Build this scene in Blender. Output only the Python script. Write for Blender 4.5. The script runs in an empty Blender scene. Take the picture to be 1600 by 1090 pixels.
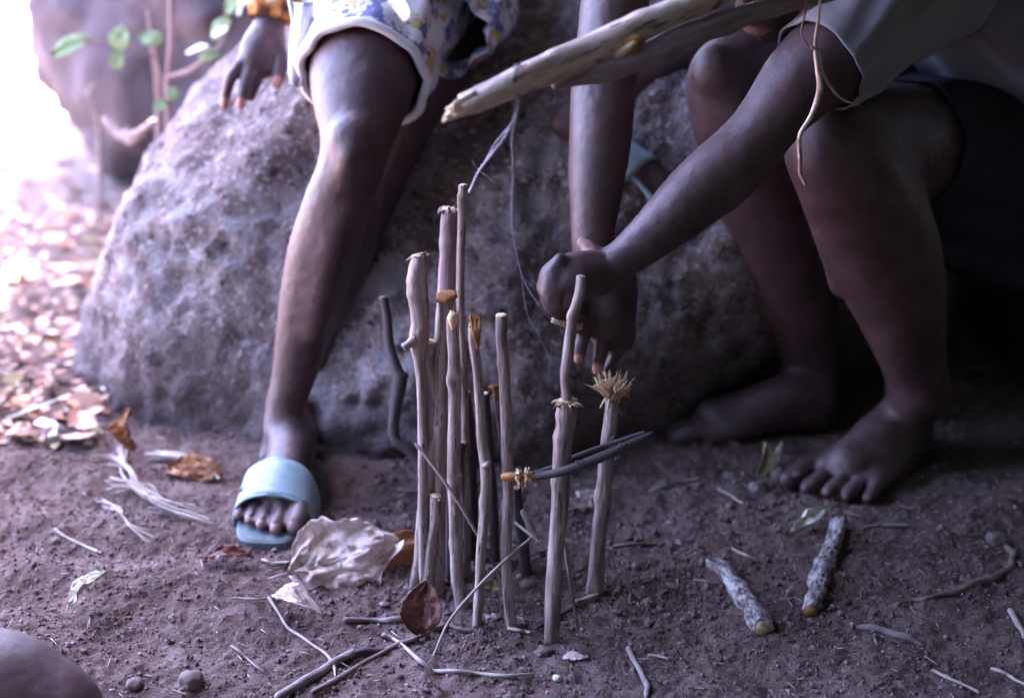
import bpy, bmesh, math, random
import numpy as np
from mathutils import Vector, Matrix
random.seed(7); rng = np.random.default_rng(7)
S = bpy.context.scene
COL = S.collection
R = math.radians

# ---------------------------------------------------------------- camera, sky, sun, exposure
PITCH = R(20.8); F = 50/36*1600
cam_d = bpy.data.cameras.new('camera'); cam = bpy.data.objects.new('camera', cam_d); COL.objects.link(cam)
cam.location = (0, 0, 1.0); cam.rotation_euler = (R(90)-PITCH, 0, 0)
cam_d.lens = 50; cam_d.sensor_width = 36; cam_d.clip_end = 500; cam_d.clip_start = .05
cam_d.dof.use_dof = True; cam_d.dof.focus_distance = 1.80; cam_d.dof.aperture_fstop = 2.1
S.camera = cam
S.render.resolution_x = 1024; S.render.resolution_y = 697
W = bpy.data.worlds.new("World"); S.world = W; W.use_nodes = True
nt = W.node_tree; bg = nt.nodes['Background']
sky = nt.nodes.new('ShaderNodeTexSky'); sky.sky_type = 'NISHITA'; sky.sun_disc = False
SUN_EL, SUN_AZ = R(68), R(22)          # azimuth measured clockwise from +Y: behind and to the right
sky.sun_elevation = SUN_EL; sky.sun_rotation = SUN_AZ
sky.air_density = 1.0; sky.dust_density = 2.0; sky.ozone_density = 1.2
nt.links.new(sky.outputs[0], bg.inputs[0]); bg.inputs[1].default_value = 0.15
sun_d = bpy.data.lights.new('sun', 'SUN'); sun_d.energy = 5.0; sun_d.angle = R(.5); sun_d.color = (1, .95, .88)
sun = bpy.data.objects.new('sun', sun_d); COL.objects.link(sun)
sdir = Vector((math.sin(SUN_AZ)*math.cos(SUN_EL), math.cos(SUN_AZ)*math.cos(SUN_EL), math.sin(SUN_EL)))
sun.rotation_euler = sdir.to_track_quat('Z', 'Y').to_euler()
S.view_settings.view_transform = 'Standard'; S.view_settings.look = 'None'
S.view_settings.exposure = 4.85; S.view_settings.gamma = 1
S.view_settings.use_white_balance = True; S.view_settings.white_balance_temperature = 6300; S.view_settings.white_balance_tint = 33   # the violet cast of the old slide film
S.render.engine = 'CYCLES'

# ---------------------------------------------------------------- helpers
def ray(px, py):
    xc = (px-800)/F; yc = -(py-545)/F
    f = Vector((0, math.cos(PITCH), -math.sin(PITCH))); u = Vector((0, math.sin(PITCH), math.cos(PITCH)))
    return Vector((xc, 0, 0)) + u*yc + f
def P(px, py, Y):                      # the place at distance Y seen in that direction
    r = ray(px, py); t = Y/r.y
    return Vector((0, 0, 1)) + r*t
def G(px, py, up=0.0):                 # the place on the ground seen in that direction
    r = ray(px, py); t = -1.0/r.z
    p = Vector((0, 0, 1)) + r*t
    for _ in range(3):
        t = (float(gz(p.x, p.y))-1.0)/r.z; p = Vector((0, 0, 1)) + r*t
    p.z += up
    return p
def hsh(ix, iy, iz, seed=0):
    n = (ix*374761393 + iy*668265263 + iz*2147483647 + seed*1274126177) & 0xffffffff
    n = ((n ^ (n >> 13))*1274126177) & 0xffffffff
    n = ((n ^ (n >> 16))*2246822519) & 0xffffffff
    return ((n ^ (n >> 15)) & 0xffffff)/float(0xffffff)
def vn(x, y, z=0.0, seed=0):
    x = np.asarray(x, float); y = np.asarray(y, float); z = np.zeros_like(x)+z
    ix = np.floor(x).astype(np.int64); iy = np.floor(y).astype(np.int64); iz = np.floor(z).astype(np.int64)
    fx = x-ix; fy = y-iy; fz = z-iz
    fx = fx*fx*(3-2*fx); fy = fy*fy*(3-2*fy); fz = fz*fz*(3-2*fz)
    r = 0
    for a in (0, 1):
        for b in (0, 1):
            for c in (0, 1):
                w = (fx if a else 1-fx)*(fy if b else 1-fy)*(fz if c else 1-fz)
                r = r + w*hsh(ix+a, iy+b, iz+c, seed)
    return r*2-1
def fbm(x, y, z=0.0, oct=4, seed=0, g=.5):
    r = 0; a = 1; f = 1
    for k in range(oct):
        r = r + a*vn(x*f+k*13.1, y*f+k*7.7, (z*f if not np.isscalar(z) or z else 0.0)+k*3.3, seed+k); a *= g; f *= 2.03
    return r
def smooth(a, b, x):
    t = np.clip((x-a)/(b-a), 0, 1); return t*t*(3-2*t)
def gz(x, y):
    x = np.asarray(x, float); y = np.asarray(y, float)
    z = .012*fbm(x*2.2, y*2.2, oct=3, seed=3) + .0055*fbm(x*11, y*11, oct=3, seed=9)
    # soft furrows on the left, a low soil ridge behind the right foot, dips round the stakes
    left = smooth(-.25, -.6, x)
    z = z + left*.011*np.sin((y*1.0+x*.35+.05*fbm(x*4, y*4, seed=5))*42)*smooth(2.35, 2.0, y)
    z = z + .03*np.exp(-(((x-.86)/.13)**2+((y-2.0-.4*(x-.86))/.06)**2))
    z = z - .008*np.exp(-(((x-.22)/.18)**2+((y-1.68)/.06)**2))
    near = smooth(3.2, 2.6, y)*smooth(1.3, 1.1, np.abs(x))
    z = z + near*(.0034*fbm(x*45, y*45, oct=2, seed=21) + .0026*fbm(x*130, y*130, oct=2, seed=31))
    return z

def tagp(o, label=None, cat=None, group=None, kind=None):
    if label: o['label'] = label
    if cat: o['category'] = cat
    if group: o['group'] = group
    if kind: o['kind'] = kind
    return o
def link(name, me, mat=None, parent=None):
    o = bpy.data.objects.new(name, me); COL.objects.link(o)
    if mat and me: me.materials.append(mat)
    if parent:
        o.parent = parent; o.matrix_parent_inverse = parent.matrix_basis.inverted()
    return o
def empty(name, loc, label, cat, group=None):
    o = bpy.data.objects.new(name, None); COL.objects.link(o); o.location = loc; o.empty_display_size = .05
    return tagp(o, label, cat, group)
def mesh(verts, faces, smooth_=True):
    me = bpy.data.meshes.new('m'); me.from_pydata([tuple(map(float, v)) for v in verts], [], faces); 
    if smooth_: me.shade_smooth()
    return me
class MB:
    def __init__(s): s.v = []; s.f = []; s.tc = []
    def add(s, v, f, tc=None):
        n = len(s.v); s.v += [tuple(a) for a in v]; s.f += [tuple(i+n for i in q) for q in f]
        s.tc += [tuple(a) for a in (tc if tc is not None else v)]
    def me(s, smooth_=True):
        m = mesh(s.v, s.f, smooth_)
        a = m.attributes.new('tc', 'FLOAT_VECTOR', 'POINT'); a.data.foreach_set('vector', np.array(s.tc, float).ravel())
        return m
def cr(pts, n):                        # Catmull-Rom through rows of numbers
    p = np.array(pts, float); p = np.vstack([2*p[0]-p[1], p, 2*p[-1]-p[-2]]); out = []
    for i in range(1, len(p)-2):
        for k in range(n):
            t = k/n; a, b, c, d = p[i-1], p[i], p[i+1], p[i+2]
            out.append(.5*((2*b)+(-a+c)*t+(2*a-5*b+4*c-d)*t*t+(-a+3*b-3*c+d)*t**3))
    out.append(p[-2]); return np.array(out)
def tube(mb, pts, n=6, seg=12, flat=None, jit=0, knots=(), seed=0, dome=True, rough_end=0):
    """pts: rows (x,y,z,r).  Closed tube, ends domed or cut rough."""
    q = cr(pts, n) if n > 1 else np.array(pts, float)
    c = q[:, :3]; r = np.maximum(q[:, 3], 1e-4)
    T = np.gradient(c, axis=0); T /= np.linalg.norm(T, axis=1)[:, None]+1e-9
    up = np.array([0, 0, 1.]) if abs(T[0][2]) < .9 else np.array([1., 0, 0])
    N = np.cross(T[0], up); N /= np.linalg.norm(N)
    L = np.concatenate([[0], np.cumsum(np.linalg.norm(np.diff(c, axis=0), axis=1))])
    rings = []; tcs = []; off = seed*1.37
    if dome:
        k = 4
        def cap(i, sgn):
            res = []
            for j in range(k):
                a = (j+.35)/k*math.pi/2
                res.append((c[i]+T[i]*sgn*r[i]*math.cos(a), r[i]*math.sin(a), i))
            return res
        spec = cap(0, -1)+[(c[i], r[i], i) for i in range(len(c))]+cap(len(c)-1, 1)[::-1]
    else: spec = [(c[i], r[i], i) for i in range(len(c))]
    last = N
    th = np.arange(seg)/seg*2*math.pi
    for (cc, rr, i) in spec:
        N = last - T[i]*np.dot(last, T[i]); N /= np.linalg.norm(N); last = N
        B = np.cross(T[i], N)
        rad = np.full(seg, rr)
        if jit: rad = rr*(1+jit*fbm(np.cos(th)*1.3+off, np.sin(th)*1.3+L[i]*18, L[i]*25+off, oct=2, seed=seed))
        for (kl, ka, kr, kw) in knots:
            d = np.exp(-((L[i]-kl)/kw)**2)*(.55+.45*np.cos(th-ka)); rad = rad + kr*np.clip(d, 0, 1)
        o = np.outer(np.cos(th)*rad, N)+np.outer(np.sin(th)*rad, B)
        if flat is not None:
            fn = np.array(flat[0], float); fn /= np.linalg.norm(fn); o = o+(flat[1]-1)*np.outer(o@fn, fn)
        ring = cc+o
        if rough_end and i == len(c)-1:
            ring = ring + np.outer(rough_end*rng.uniform(-1, 1, seg), T[i])
        rings.append(ring); tcs.append(np.stack([np.cos(th)*rr, np.sin(th)*rr, np.full(seg, L[i]+off)], 1))
    V = np.vstack(rings); TC = np.vstack(tcs); m = len(rings); f = []
    for a in range(m-1):
        for b in range(seg):
            b2 = (b+1) % seg; f.append((a*seg+b, a*seg+b2, (a+1)*seg+b2, (a+1)*seg+b))
    v = V.tolist(); tc = TC.tolist()
    v.append(rings[0].mean(0).tolist()); v.append(rings[-1].mean(0).tolist()); tc += [tc[0], tc[-1]]
    s, e = len(v)-2, len(v)-1
    for b in range(seg):
        b2 = (b+1) % seg; f.append((s, b2, b)); f.append((e, (m-1)*seg+b, (m-1)*seg+b2))
    mb.add(v, f, tc); return mb
def ball(mb, c, r, rot=None, seg=16):
    c = np.array(c); r = np.array(r if hasattr(r, '__len__') else (r, r, r), float)
    v = []; f = []; m = seg//2
    for i in range(m+1):
        a = math.pi*i/m
        for j in range(seg):
            b = 2*math.pi*j/seg; v.append((math.sin(a)*math.cos(b), math.sin(a)*math.sin(b), math.cos(a)))
    v = np.array(v)*r
    if rot is not None: v = v@np.array(rot.to_3x3()).T
    for i in range(m):
        for j in range(seg):
            j2 = (j+1) % seg; f.append((i*seg+j, (i+1)*seg+j, (i+1)*seg+j2, i*seg+j2))
    mb.add(v+c, f); return mb
def pr(px, py, Y, rp):                 # a point plus a radius given as seen there
    p = P(px, py, Y); d = p.y*math.cos(PITCH)+(1-p.z)*math.sin(PITCH)
    return (p.x, p.y, p.z, rp*d/F)
def fattr(me, name, vals):
    a = me.attributes.new(name, 'FLOAT', 'POINT'); a.data.foreach_set('value', np.asarray(vals, np.float32))
def coords(me):
    a = np.empty(len(me.vertices)*3, np.float32); me.vertices.foreach_get('co', a); return a.reshape(-1, 3)

# ---------------------------------------------------------------- materials
def mat(name, cols, scale=8, rough=.8, spec=.3, bump=.3, bscale=60, vec='obj', stretch=None, spots=None, dist=.003, detail=6, attr=None, trans=None, bump2=None, sheen=0, pale=None, thr=(.3, .7)):
    m = bpy.data.materials.new(name); m.use_nodes = True; n = m.node_tree; L = n.links; N = n.nodes
    b = N['Principled BSDF']; b.inputs['Roughness'].default_value = rough; b.inputs['Specular IOR Level'].default_value = spec
    if vec == 'tc':
        a = N.new('ShaderNodeAttribute'); a.attribute_name = 'tc'; v = a.outputs['Vector']
    else:
        a = N.new('ShaderNodeTexCoord'); v = a.outputs['Object']
    if stretch:
        mp = N.new('ShaderNodeMapping'); mp.inputs['Scale'].default_value = stretch; L.new(v, mp.inputs[0]); vs = mp.outputs[0]
    else: vs = v
    def noise(sc, vv, det=detail, ro=.6):
        t = N.new('ShaderNodeTexNoise'); t.inputs['Scale'].default_value = sc; t.inputs['Detail'].default_value = det
        t.inputs['Roughness'].default_value = ro; L.new(vv, t.inputs['Vector']); return t.outputs[0]
    def ramp(inp, stops):
        r = N.new('ShaderNodeValToRGB'); e = r.color_ramp.elements
        while len(e) > 1: e.remove(e[0])
        e[0].position = stops[0][0]; e[0].color = (*stops[0][1], 1)
        for p, c in stops[1:]:
            q = e.new(p); q.color = (*c, 1)
        L.new(inp, r.inputs[0]); return r.outputs[0]
    def mixc(fac, a_, b_):
        x = N.new('ShaderNodeMix'); x.data_type = 'RGBA'; 
        if isinstance(fac, float): x.inputs[0].default_value = fac
        else: L.new(fac, x.inputs[0])
        for s_, k in ((a_, 6), (b_, 7)):
            if isinstance(s_, tuple): x.inputs[k].default_value = (*s_, 1)
            else: L.new(s_, x.inputs[k])
        return x.outputs[2]
    k = len(cols); lo, hi = thr
    c = ramp(noise(scale, vs), [(lo+(hi-lo)*i/max(1, k-1), cc) for i, cc in enumerate(cols)])
    if spots:
        for (sc, lo_, hi_, colr) in spots:
            sp = ramp(noise(sc, vs, 3), [(lo_, (0, 0, 0)), (hi_, (1, 1, 1))]); c = mixc(sp, c, colr)
    if attr:
        for (an, colr) in attr:
            a2 = N.new('ShaderNodeAttribute'); a2.attribute_name = an; c = mixc(a2.outputs['Fac'], c, colr)
    if pale:
        a3 = N.new('ShaderNodeAttribute'); a3.attribute_name = pale; c2 = mixc(.75, c, a3.outputs['Color']); c = c2
    L.new(c, b.inputs['Base Color'])
    bp = N.new('ShaderNodeBump'); bp.inputs['Strength'].default_value = bump; bp.inputs['Distance'].default_value = dist
    L.new(noise(bscale, vs, 8, .65), bp.inputs['Height']); last = bp
    if bump2:
        b3 = N.new('ShaderNodeBump'); b3.inputs['Strength'].default_value = bump2[1]; b3.inputs['Distance'].default_value = bump2[2]
        vo = N.new('ShaderNodeTexVoronoi'); vo.inputs['Scale'].default_value = bump2[0]; L.new(vs, vo.inputs['Vector'])
        L.new(vo.outputs[0], b3.inputs['Height']); L.new(bp.outputs[0], b3.inputs['Normal']); last = b3
    L.new(last.outputs[0], b.inputs['Normal'])
    if sheen: b.inputs['Sheen Weight'].default_value = sheen
    if trans:
        tb = N.new('ShaderNodeBsdfTranslucent'); L.new(c, tb.inputs[0]); ms = N.new('ShaderNodeMixShader'); ms.inputs[0].default_value = trans
        L.new(b.outputs[0], ms.inputs[1]); L.new(tb.outputs[0], ms.inputs[2]); L.new(ms.outputs[0], N['Material Output'].inputs[0])
    return m
M = {}
M['soil'] = mat('soil', [(.09, .054, .046), (.175, .112, .096), (.25, .17, .15)], 9, .95, .15, 1.0, 260, dist=.009, spots=[(140, .58, .66, (.27, .20, .19)), (210, .60, .66, (.06, .036, .034)), (3, .6, .75, (.19, .128, .118))], attr=[('dry', (.42, .30, .26))])
M['clod'] = mat('clod', [(.09, .055, .052), (.18, .12, .112), (.36, .29, .28)], 45, .95, .15, .5, 300, thr=(.35, .72))
M['rock'] = mat('rock', [(.11, .074, .068), (.19, .14, .132), (.26, .205, .20)], 11, .9, .2, 1.0, 85, dist=.010, spots=[(75, .56, .64, (.34, .30, .31)), (45, .58, .66, (.05, .034, .034)), (150, .61, .67, (.46, .42, .42))], bump2=(110, .6, .006), attr=[('lich', (.34, .31, .33)), ('base_dark', (.10, .065, .065))])
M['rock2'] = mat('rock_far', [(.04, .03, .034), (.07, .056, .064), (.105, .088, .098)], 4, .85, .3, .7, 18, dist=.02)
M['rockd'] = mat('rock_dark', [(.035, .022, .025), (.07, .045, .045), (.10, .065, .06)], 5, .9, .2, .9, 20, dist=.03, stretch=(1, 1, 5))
M['skin'] = mat('skin', [(.040, .019, .020), (.064, .032, .033), (.092, .050, .052)], 22, .50, .5, .55, 330, dist=.0012, detail=7, attr=[('dust', (.13, .088, .085)), ('pale', (.50, .24, .20))], bump2=(420, .25, .0008))
M['nail'] = mat('nail', [(.08, .052, .05), (.13, .09, .085)], 60, .5, .4, .2, 200)
M['bark'] = mat('bark', [(.13, .088, .075), (.29, .215, .19), (.43, .35, .32)], 130, .72, .3, 1.0, 240, 'tc', (1, 1, .14), dist=.003, spots=[(110, .61, .66, (.13, .08, .075)), (40, .58, .70, (.44, .36, .35)), (260, .62, .67, (.12, .07, .06))])
M['bark_rough'] = mat('bark_rough', [(.12, .075, .07), (.24, .175, .17), (.34, .27, .27)], 60, .85, .2, 1.0, 110, 'tc', (1, 1, .1), dist=.004)
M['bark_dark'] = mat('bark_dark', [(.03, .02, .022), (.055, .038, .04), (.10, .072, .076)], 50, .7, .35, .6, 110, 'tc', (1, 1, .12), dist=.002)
M['bark_grey'] = mat('bark_grey', [(.10, .075, .07), (.30, .25, .245), (.52, .47, .46)], 150, .9, .2, 1.0, 160, 'tc', (1, 1, .4), dist=.007, spots=[(90, .56, .63, (.07, .05, .045)), (60, .60, .66, (.60, .56, .55))], thr=(.38, .62))
M['bark_pale'] = mat('bark_pale', [(.22, .13, .10), (.52, .375, .30), (.70, .55, .47)], 60, .6, .35, .8, 80, 'tc', (1, 1, .22), dist=.003, spots=[(130, .58, .64, (.15, .085, .07)), (45, .58, .64, (.27, .16, .13))])
M['wood'] = mat('wood', [(.40, .25, .13), (.62, .43, .26), (.72, .56, .38)], 120, .75, .2, .8, 200, dist=.002)
M['wood_raw'] = mat('wood_raw', [(.55, .38, .27), (.72, .55, .42)], 60, .7, .2, .8, 160, 'tc', (1, 1, .1), dist=.003)
M['wood_or'] = mat('wood_orange', [(.25, .10, .035), (.46, .21, .07)], 90, .8, .2, .8, 200, dist=.002)
M['fibre'] = mat('fibre', [(.36, .23, .12), (.52, .37, .21), (.64, .50, .33)], 200, .8, .2, .2, 300)
M['straw'] = mat('straw', [(.26, .20, .17), (.44, .36, .31)], 50, .7, .3, .2, 200)
M['twig'] = mat('twig', [(.13, .08, .07), (.22, .15, .13)], 60, .75, .3, .4, 200)
M['twig_grey'] = mat('twig_grey', [(.15, .11, .105), (.28, .22, .21)], 60, .75, .3, .4, 200)
M['leaf_pale'] = mat('leaf_pale', [(.40, .24, .19), (.70, .54, .47), (.86, .76, .70)], 30, .6, .3, .5, 90, trans=.15, dist=.002)
M['leaf_white'] = mat('leaf_white', [(.55, .48, .36), (.72, .68, .58)], 60, .7, .3, .5, 200)
M['leaf_orange'] = mat('leaf_orange', [(.26, .10, .04), (.42, .19, .085)], 30, .6, .3, .5, 120, trans=.12)
M['leaf_red'] = mat('leaf_red', [(.10, .025, .02), (.17, .05, .035)], 40, .42, .5, .4, 120)
M['leaf_olive'] = mat('leaf_olive', [(.30, .25, .12), (.45, .38, .22)], 50, .6, .3, .4, 120)
M['leaf_green'] = mat('leaf_green', [(.15, .23, .09), (.21, .30, .13)], 30, .5, .4, .2, 60, trans=.35)
M['added_leaf'] = mat('added_canopy_leaf', [(.035, .07, .02), (.06, .10, .03)], 3, .6, .3, .1, 40)
M['litter'] = mat('litter', [(.30, .18, .14), (.40, .27, .22)], 20, .8, .2, .3, 60, pale='leafcol')
M['sandal'] = mat('sandal', [(.19, .28, .30), (.30, .41, .43)], 14, .38, .5, .15, 90, spots=[(40, .62, .75, (.16, .24, .25))])
M['sole'] = mat('sole', [(.07, .09, .10), (.13, .16, .17)], 30, .7, .3, .3, 120)
M['string'] = mat('string', [(.16, .16, .24), (.32, .32, .42)], 300, .6, .4, .1, 300)
M['wire'] = mat('wire', [(.02, .02, .03), (.05, .05, .06)], 100, .4, .5, .1, 100)
M['shirt'] = mat('shirt', [(.15, .135, .15), (.21, .19, .21)], 6, .95, .1, .4, 500, sheen=.2)
M['dark_cloth'] = mat('dark_cloth', [(.02, .02, .028), (.03, .03, .04)], 6, .95, .1, .3, 300)
M['hair'] = mat('hair', [(.006, .005, .006), (.014, .012, .012)], 80, .9, .2, 1, 220)
M['pebble'] = mat('pebble', [(.10, .065, .06), (.19, .135, .125)], 30, .8, .3, .5, 160)
M['print'] = mat('printed_cloth', [(.70, .68, .72), (.78, .75, .78)], 6, .9, .1, .3, 300,
    spots=[(24, .52, .56, (.15, .16, .32)), (19, .58, .61, (.60, .33, .18)), (31, .60, .63, (.60, .48, .20)), (41, .58, .61, (.22, .22, .40))])
M['white_cloth'] = mat('white_cloth', [(.74, .72, .76), (.80, .78, .80)], 8, .9, .1, .3, 300)
M['orange_cloth'] = mat('orange_cloth', [(.70, .62, .55), (.55, .22, .05), (.08, .04, .03)], 26, .9, .1, .3, 300, thr=(.4, .62))

# ---------------------------------------------------------------- ground
def axis(lo, hi, step, far):
    a = list(np.arange(lo, hi, step)); s = step; x = lo; pre = []
    while x > -far: s *= 1.25; x -= s; pre.append(x)
    s = step; x = a[-1]; post = []
    while x < far: s *= 1.25; x += s; post.append(x)
    return np.array(pre[::-1]+a+post)
xs = axis(-1.0, 1.0, .0038, 120); ys = axis(1.25, 2.5, .0038, 120)
X, Yg = np.meshgrid(xs, ys); Z = gz(X, Yg)
V = np.stack([X.ravel(), Yg.ravel(), Z.ravel()], 1); nx, ny = len(xs), len(ys)
idx = np.arange(nx*ny).reshape(ny, nx)
Fc = np.stack([idx[:-1, :-1].ravel(), idx[:-1, 1:].ravel(), idx[1:, 1:].ravel(), idx[1:, :-1].ravel()], 1)
me = bpy.data.meshes.new('m'); me.vertices.add(len(V)); me.vertices.foreach_set('co', V.astype(np.float32).ravel())
me.loops.add(Fc.size); me.loops.foreach_set('vertex_index', Fc.ravel().astype(np.int32))
me.polygons.add(len(Fc)); me.polygons.foreach_set('loop_start', np.arange(0, Fc.size, 4, dtype=np.int32)); me.update(calc_edges=True); me.shade_smooth()
fattr(me, 'dry', smooth(3.2, 5.0, V[:, 1]-np.minimum(V[:, 0]+1.0, 0)*1.2)*.9)  # soil turns paler farther back and out to the left
tagp(link('ground', me, M['soil']), 'bare brown soil ground strewn with crumbs', kind='structure')

# ---------------------------------------------------------------- boulders
def boulder(name, c, ext, ex, mt, yaw=0, amp=.05, sub=6, seed=1, fine=.004, top=None, label='', warp=None):
    bm = bmesh.new(); bmesh.ops.create_icosphere(bm, subdivisions=sub, radius=1); me = bpy.data.meshes.new('m'); bm.to_mesh(me); bm.free()
    d = coords(me).astype(float); d /= np.linalg.norm(d, axis=1)[:, None]
    r = (np.sum(np.abs(d)**ex, axis=1))**(-1/ex)
    p = d*r[:, None]*np.array(ext)
    n = d/np.array(ext); n /= np.linalg.norm(n, axis=1)[:, None]
    q = p*1.0
    big = amp*fbm(q[:, 0]*2.2, q[:, 1]*2.2, q[:, 2]*2.2+seed, oct=3, seed=seed)
    mid = amp*.24*fbm(q[:, 0]*11, q[:, 1]*11, q[:, 2]*11, oct=3, seed=seed+5)
    fi = fine*fbm(q[:, 0]*55, q[:, 1]*55, q[:, 2]*55, oct=3, seed=seed+9, g=.6)
    p = p+n*(big+mid+fi)[:, None]
    if warp: p = warp(p)
    cy, sy = math.cos(yaw), math.sin(yaw)
    p = np.stack([p[:, 0]*cy-p[:, 1]*sy, p[:, 0]*sy+p[:, 1]*cy, p[:, 2]], 1)+np.array(c)
    me.vertices.foreach_set('co', p.astype(np.float32).ravel()); me.update(); me.shade_smooth()
    li = smooth(.05, .5, fbm(p[:, 0]*60, p[:, 1]*60, p[:, 2]*30, oct=3, seed=44))*smooth(.0, .5, fbm(p[:, 0]*3+4, p[:, 1]*3, p[:, 2]*3, oct=2, seed=2)+.25)
    fattr(me, 'lich', li*.8); fattr(me, 'base_dark', smooth(.22, .0, p[:, 2]-.05*fbm(p[:, 0]*9, p[:, 1]*9, p[:, 2]*9, oct=2))*.75)  # second mask: darker brown towards the bottom, edge broken by noise
    o = link(name, me, mt); return tagp(o, label, 'boulder')
def w1(p):
    q = p.copy()
    q[:, 2] += .13*smooth(-.5, .5, p[:, 0])*smooth(-.1, .5, p[:, 2])      # the seat end stands higher
    q[:, 2] += .05*smooth(.2, -.5, p[:, 0])*smooth(.2, .6, p[:, 2])
    q[:, 1] += .34*smooth(.0, .5, p[:, 0])*smooth(.38, -.1, p[:, 2])+.06*smooth(.1, .7, p[:, 0])       # undercut on the right
    q[:, 0] += .07*np.clip((p[:, 2]-.1)/.55, 0, 1.2)*smooth(.35, -.5, p[:, 0])
    return q
boulder('boulder', (.06, 2.76, -.12), (.865, .62, .76), 2.9, M['rock'], 0, .060, 7, 1, .010, warp=w1,
        label='big rough grey boulder behind the stakes that the people sit on')
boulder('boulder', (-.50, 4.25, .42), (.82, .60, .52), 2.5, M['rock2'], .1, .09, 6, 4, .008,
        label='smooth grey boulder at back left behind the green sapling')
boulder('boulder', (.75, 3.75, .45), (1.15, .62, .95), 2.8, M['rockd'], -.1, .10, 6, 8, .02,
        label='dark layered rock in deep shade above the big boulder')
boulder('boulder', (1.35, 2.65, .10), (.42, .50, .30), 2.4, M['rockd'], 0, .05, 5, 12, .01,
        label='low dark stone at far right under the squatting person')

# ---------------------------------------------------------------- bodies
def body(mb, parent, voxel=.003, pales=(), dusts=(), name='body', it=5, m=None, fine=()):
    tmp = bpy.data.objects.new('t', mb.me()); COL.objects.link(tmp)
    md = tmp.modifiers.new('r', 'REMESH'); md.mode = 'VOXEL'; md.voxel_size = voxel; md.use_smooth_shade = True
    sm = tmp.modifiers.new('s', 'SMOOTH'); sm.factor = .5; sm.iterations = it
    dg = bpy.context.evaluated_depsgraph_get(); me = bpy.data.meshes.new_from_object(tmp.evaluated_get(dg))
    # broad forms flow together; hands, feet and face keep their detail
    c = coords(me).astype(float); w = np.ones(len(c))
    for (p, r) in fine: w = np.minimum(w, smooth(.75, 1.15, np.linalg.norm(c-np.array(p[:3]), axis=1)/r))
    E = np.empty(len(me.edges)*2, np.int32); me.edges.foreach_get('vertices', E); E = E.reshape(-1, 2)
    deg = np.bincount(E.ravel(), minlength=len(c)).astype(float)[:, None]+1e-9
    for _ in range(45):
        acc = np.stack([np.bincount(E[:, 0], c[E[:, 1], k], len(c))+np.bincount(E[:, 1], c[E[:, 0], k], len(c)) for k in range(3)], 1)
        c = c+(w[:, None]*.8)*(acc/deg-c)
    me.vertices.foreach_set('co', c.astype(np.float32).ravel()); me.update()
    bpy.data.objects.remove(tmp); me.shade_smooth(); me.materials.clear()
    c = coords(me).astype(float)
    pa = np.zeros(len(c)); du = np.zeros(len(c))
    for (p, r, s) in pales: pa = np.maximum(pa, s*smooth(1.0, .55, np.linalg.norm(c-np.array(p[:3]), axis=1)/r))
    for (p, r, s) in dusts: du = np.maximum(du, s*smooth(1.0, .3, np.linalg.norm(c-np.array(p[:3]), axis=1)/r))
    du = du*np.clip(.45+.8*fbm(c[:, 0]*40, c[:, 1]*40, c[:, 2]*40, oct=3, seed=3), 0, 1)
    nn = np.empty(len(c)*3, np.float32); me.vertices.foreach_get('normal', nn); nn = nn.reshape(-1, 3)
    dd = .0006*fbm(c[:, 0]*28, c[:, 1]*28, c[:, 2]*28, oct=2, seed=61)*w+.00045*fbm(c[:, 0]*110, c[:, 1]*110, c[:, 2]*110, oct=2, seed=62)
    me.vertices.foreach_set('co', (c+nn*dd[:, None]).astype(np.float32).ravel()); me.update()
    fattr(me, 'pale', pa); fattr(me, 'dust', du)
    return link(name, me, m or M['skin'], parent)
def limb(mb, rows, flat=None, n=8, seg=44): return tube(mb, rows, n, seg, flat)

def foot(mb, heel, toe, side, ankle, w=.047, spread=1.0, toe_len=.05, ht=.03, lift=0.0, k_=1.0):
    """heel/toe: ground points; side: +1 big toe to the right of the walking direction seen from above."""
    h = Vector(heel); t = Vector(toe); d = (t-h); d.z = 0; L = d.length; d.normalize(); s = Vector((d.y, -d.x, 0))*side
    z0 = h.z; z1 = t.z
    def pt(u, v, z): q = h+d*(L*u)+s*v; q.z = z0+(z1-z0)*u+z; return q
    row = lambda u, v, z, r: (*pt(u, v*k_, z*k_**.5), r*k_)
    limb(mb, [row(.08, 0, .032, .030), row(.25, .0, .034, .032), row(.5, 0, .033, .034), row(.72, .004, .026, .033)])
    limb(mb, [row(.45, .012, .030, .030), row(.66, .022, .022, .024), row(.78, .024, .018, .021)])
    limb(mb, [row(.25, -.012, .026, .027), row(.5, -.024, .020, .022), row(.72, -.032, .015, .018)])
    a = Vector(ankle)
    limb(mb, [(*a, .031*k_), row(.25, 0, .062, .034), row(.45, .006, .052, .030), row(.70, .01, .026, .022)])
    limb(mb, [(*a, .030*k_), row(.10, 0, .055, .030), row(.06, 0, .028, .029)])
    ball(mb, pt(.17, .026, .075), .016); ball(mb, pt(.13, -.026, .065), .016)
    tips = []
    for k, (v, u, r, ln) in enumerate([(.030, .80, .0135, 1.0), (.010, .80, .0092, 1.05), (-.006, .78, .0088, .95), (-.020, .755, .0083, .85), (-.034, .72, .0082, .72)]):
        v *= spread/k_**.3; l = toe_len*ln/L; z = .016 if k == 0 else .015
        limb(mb, [row(u-.14, v*.85, z+.006, r*1.05), row(u+l*.35, v, z+.006, r*.98), row(u+l*.8, v*1.04, z, r*1.08), row(u+l, v*1.05, z-.003, r*.95)], n=4, seg=12)
        tips.append(pt(u+l, v*1.05, z))
    return tips, pt

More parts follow.
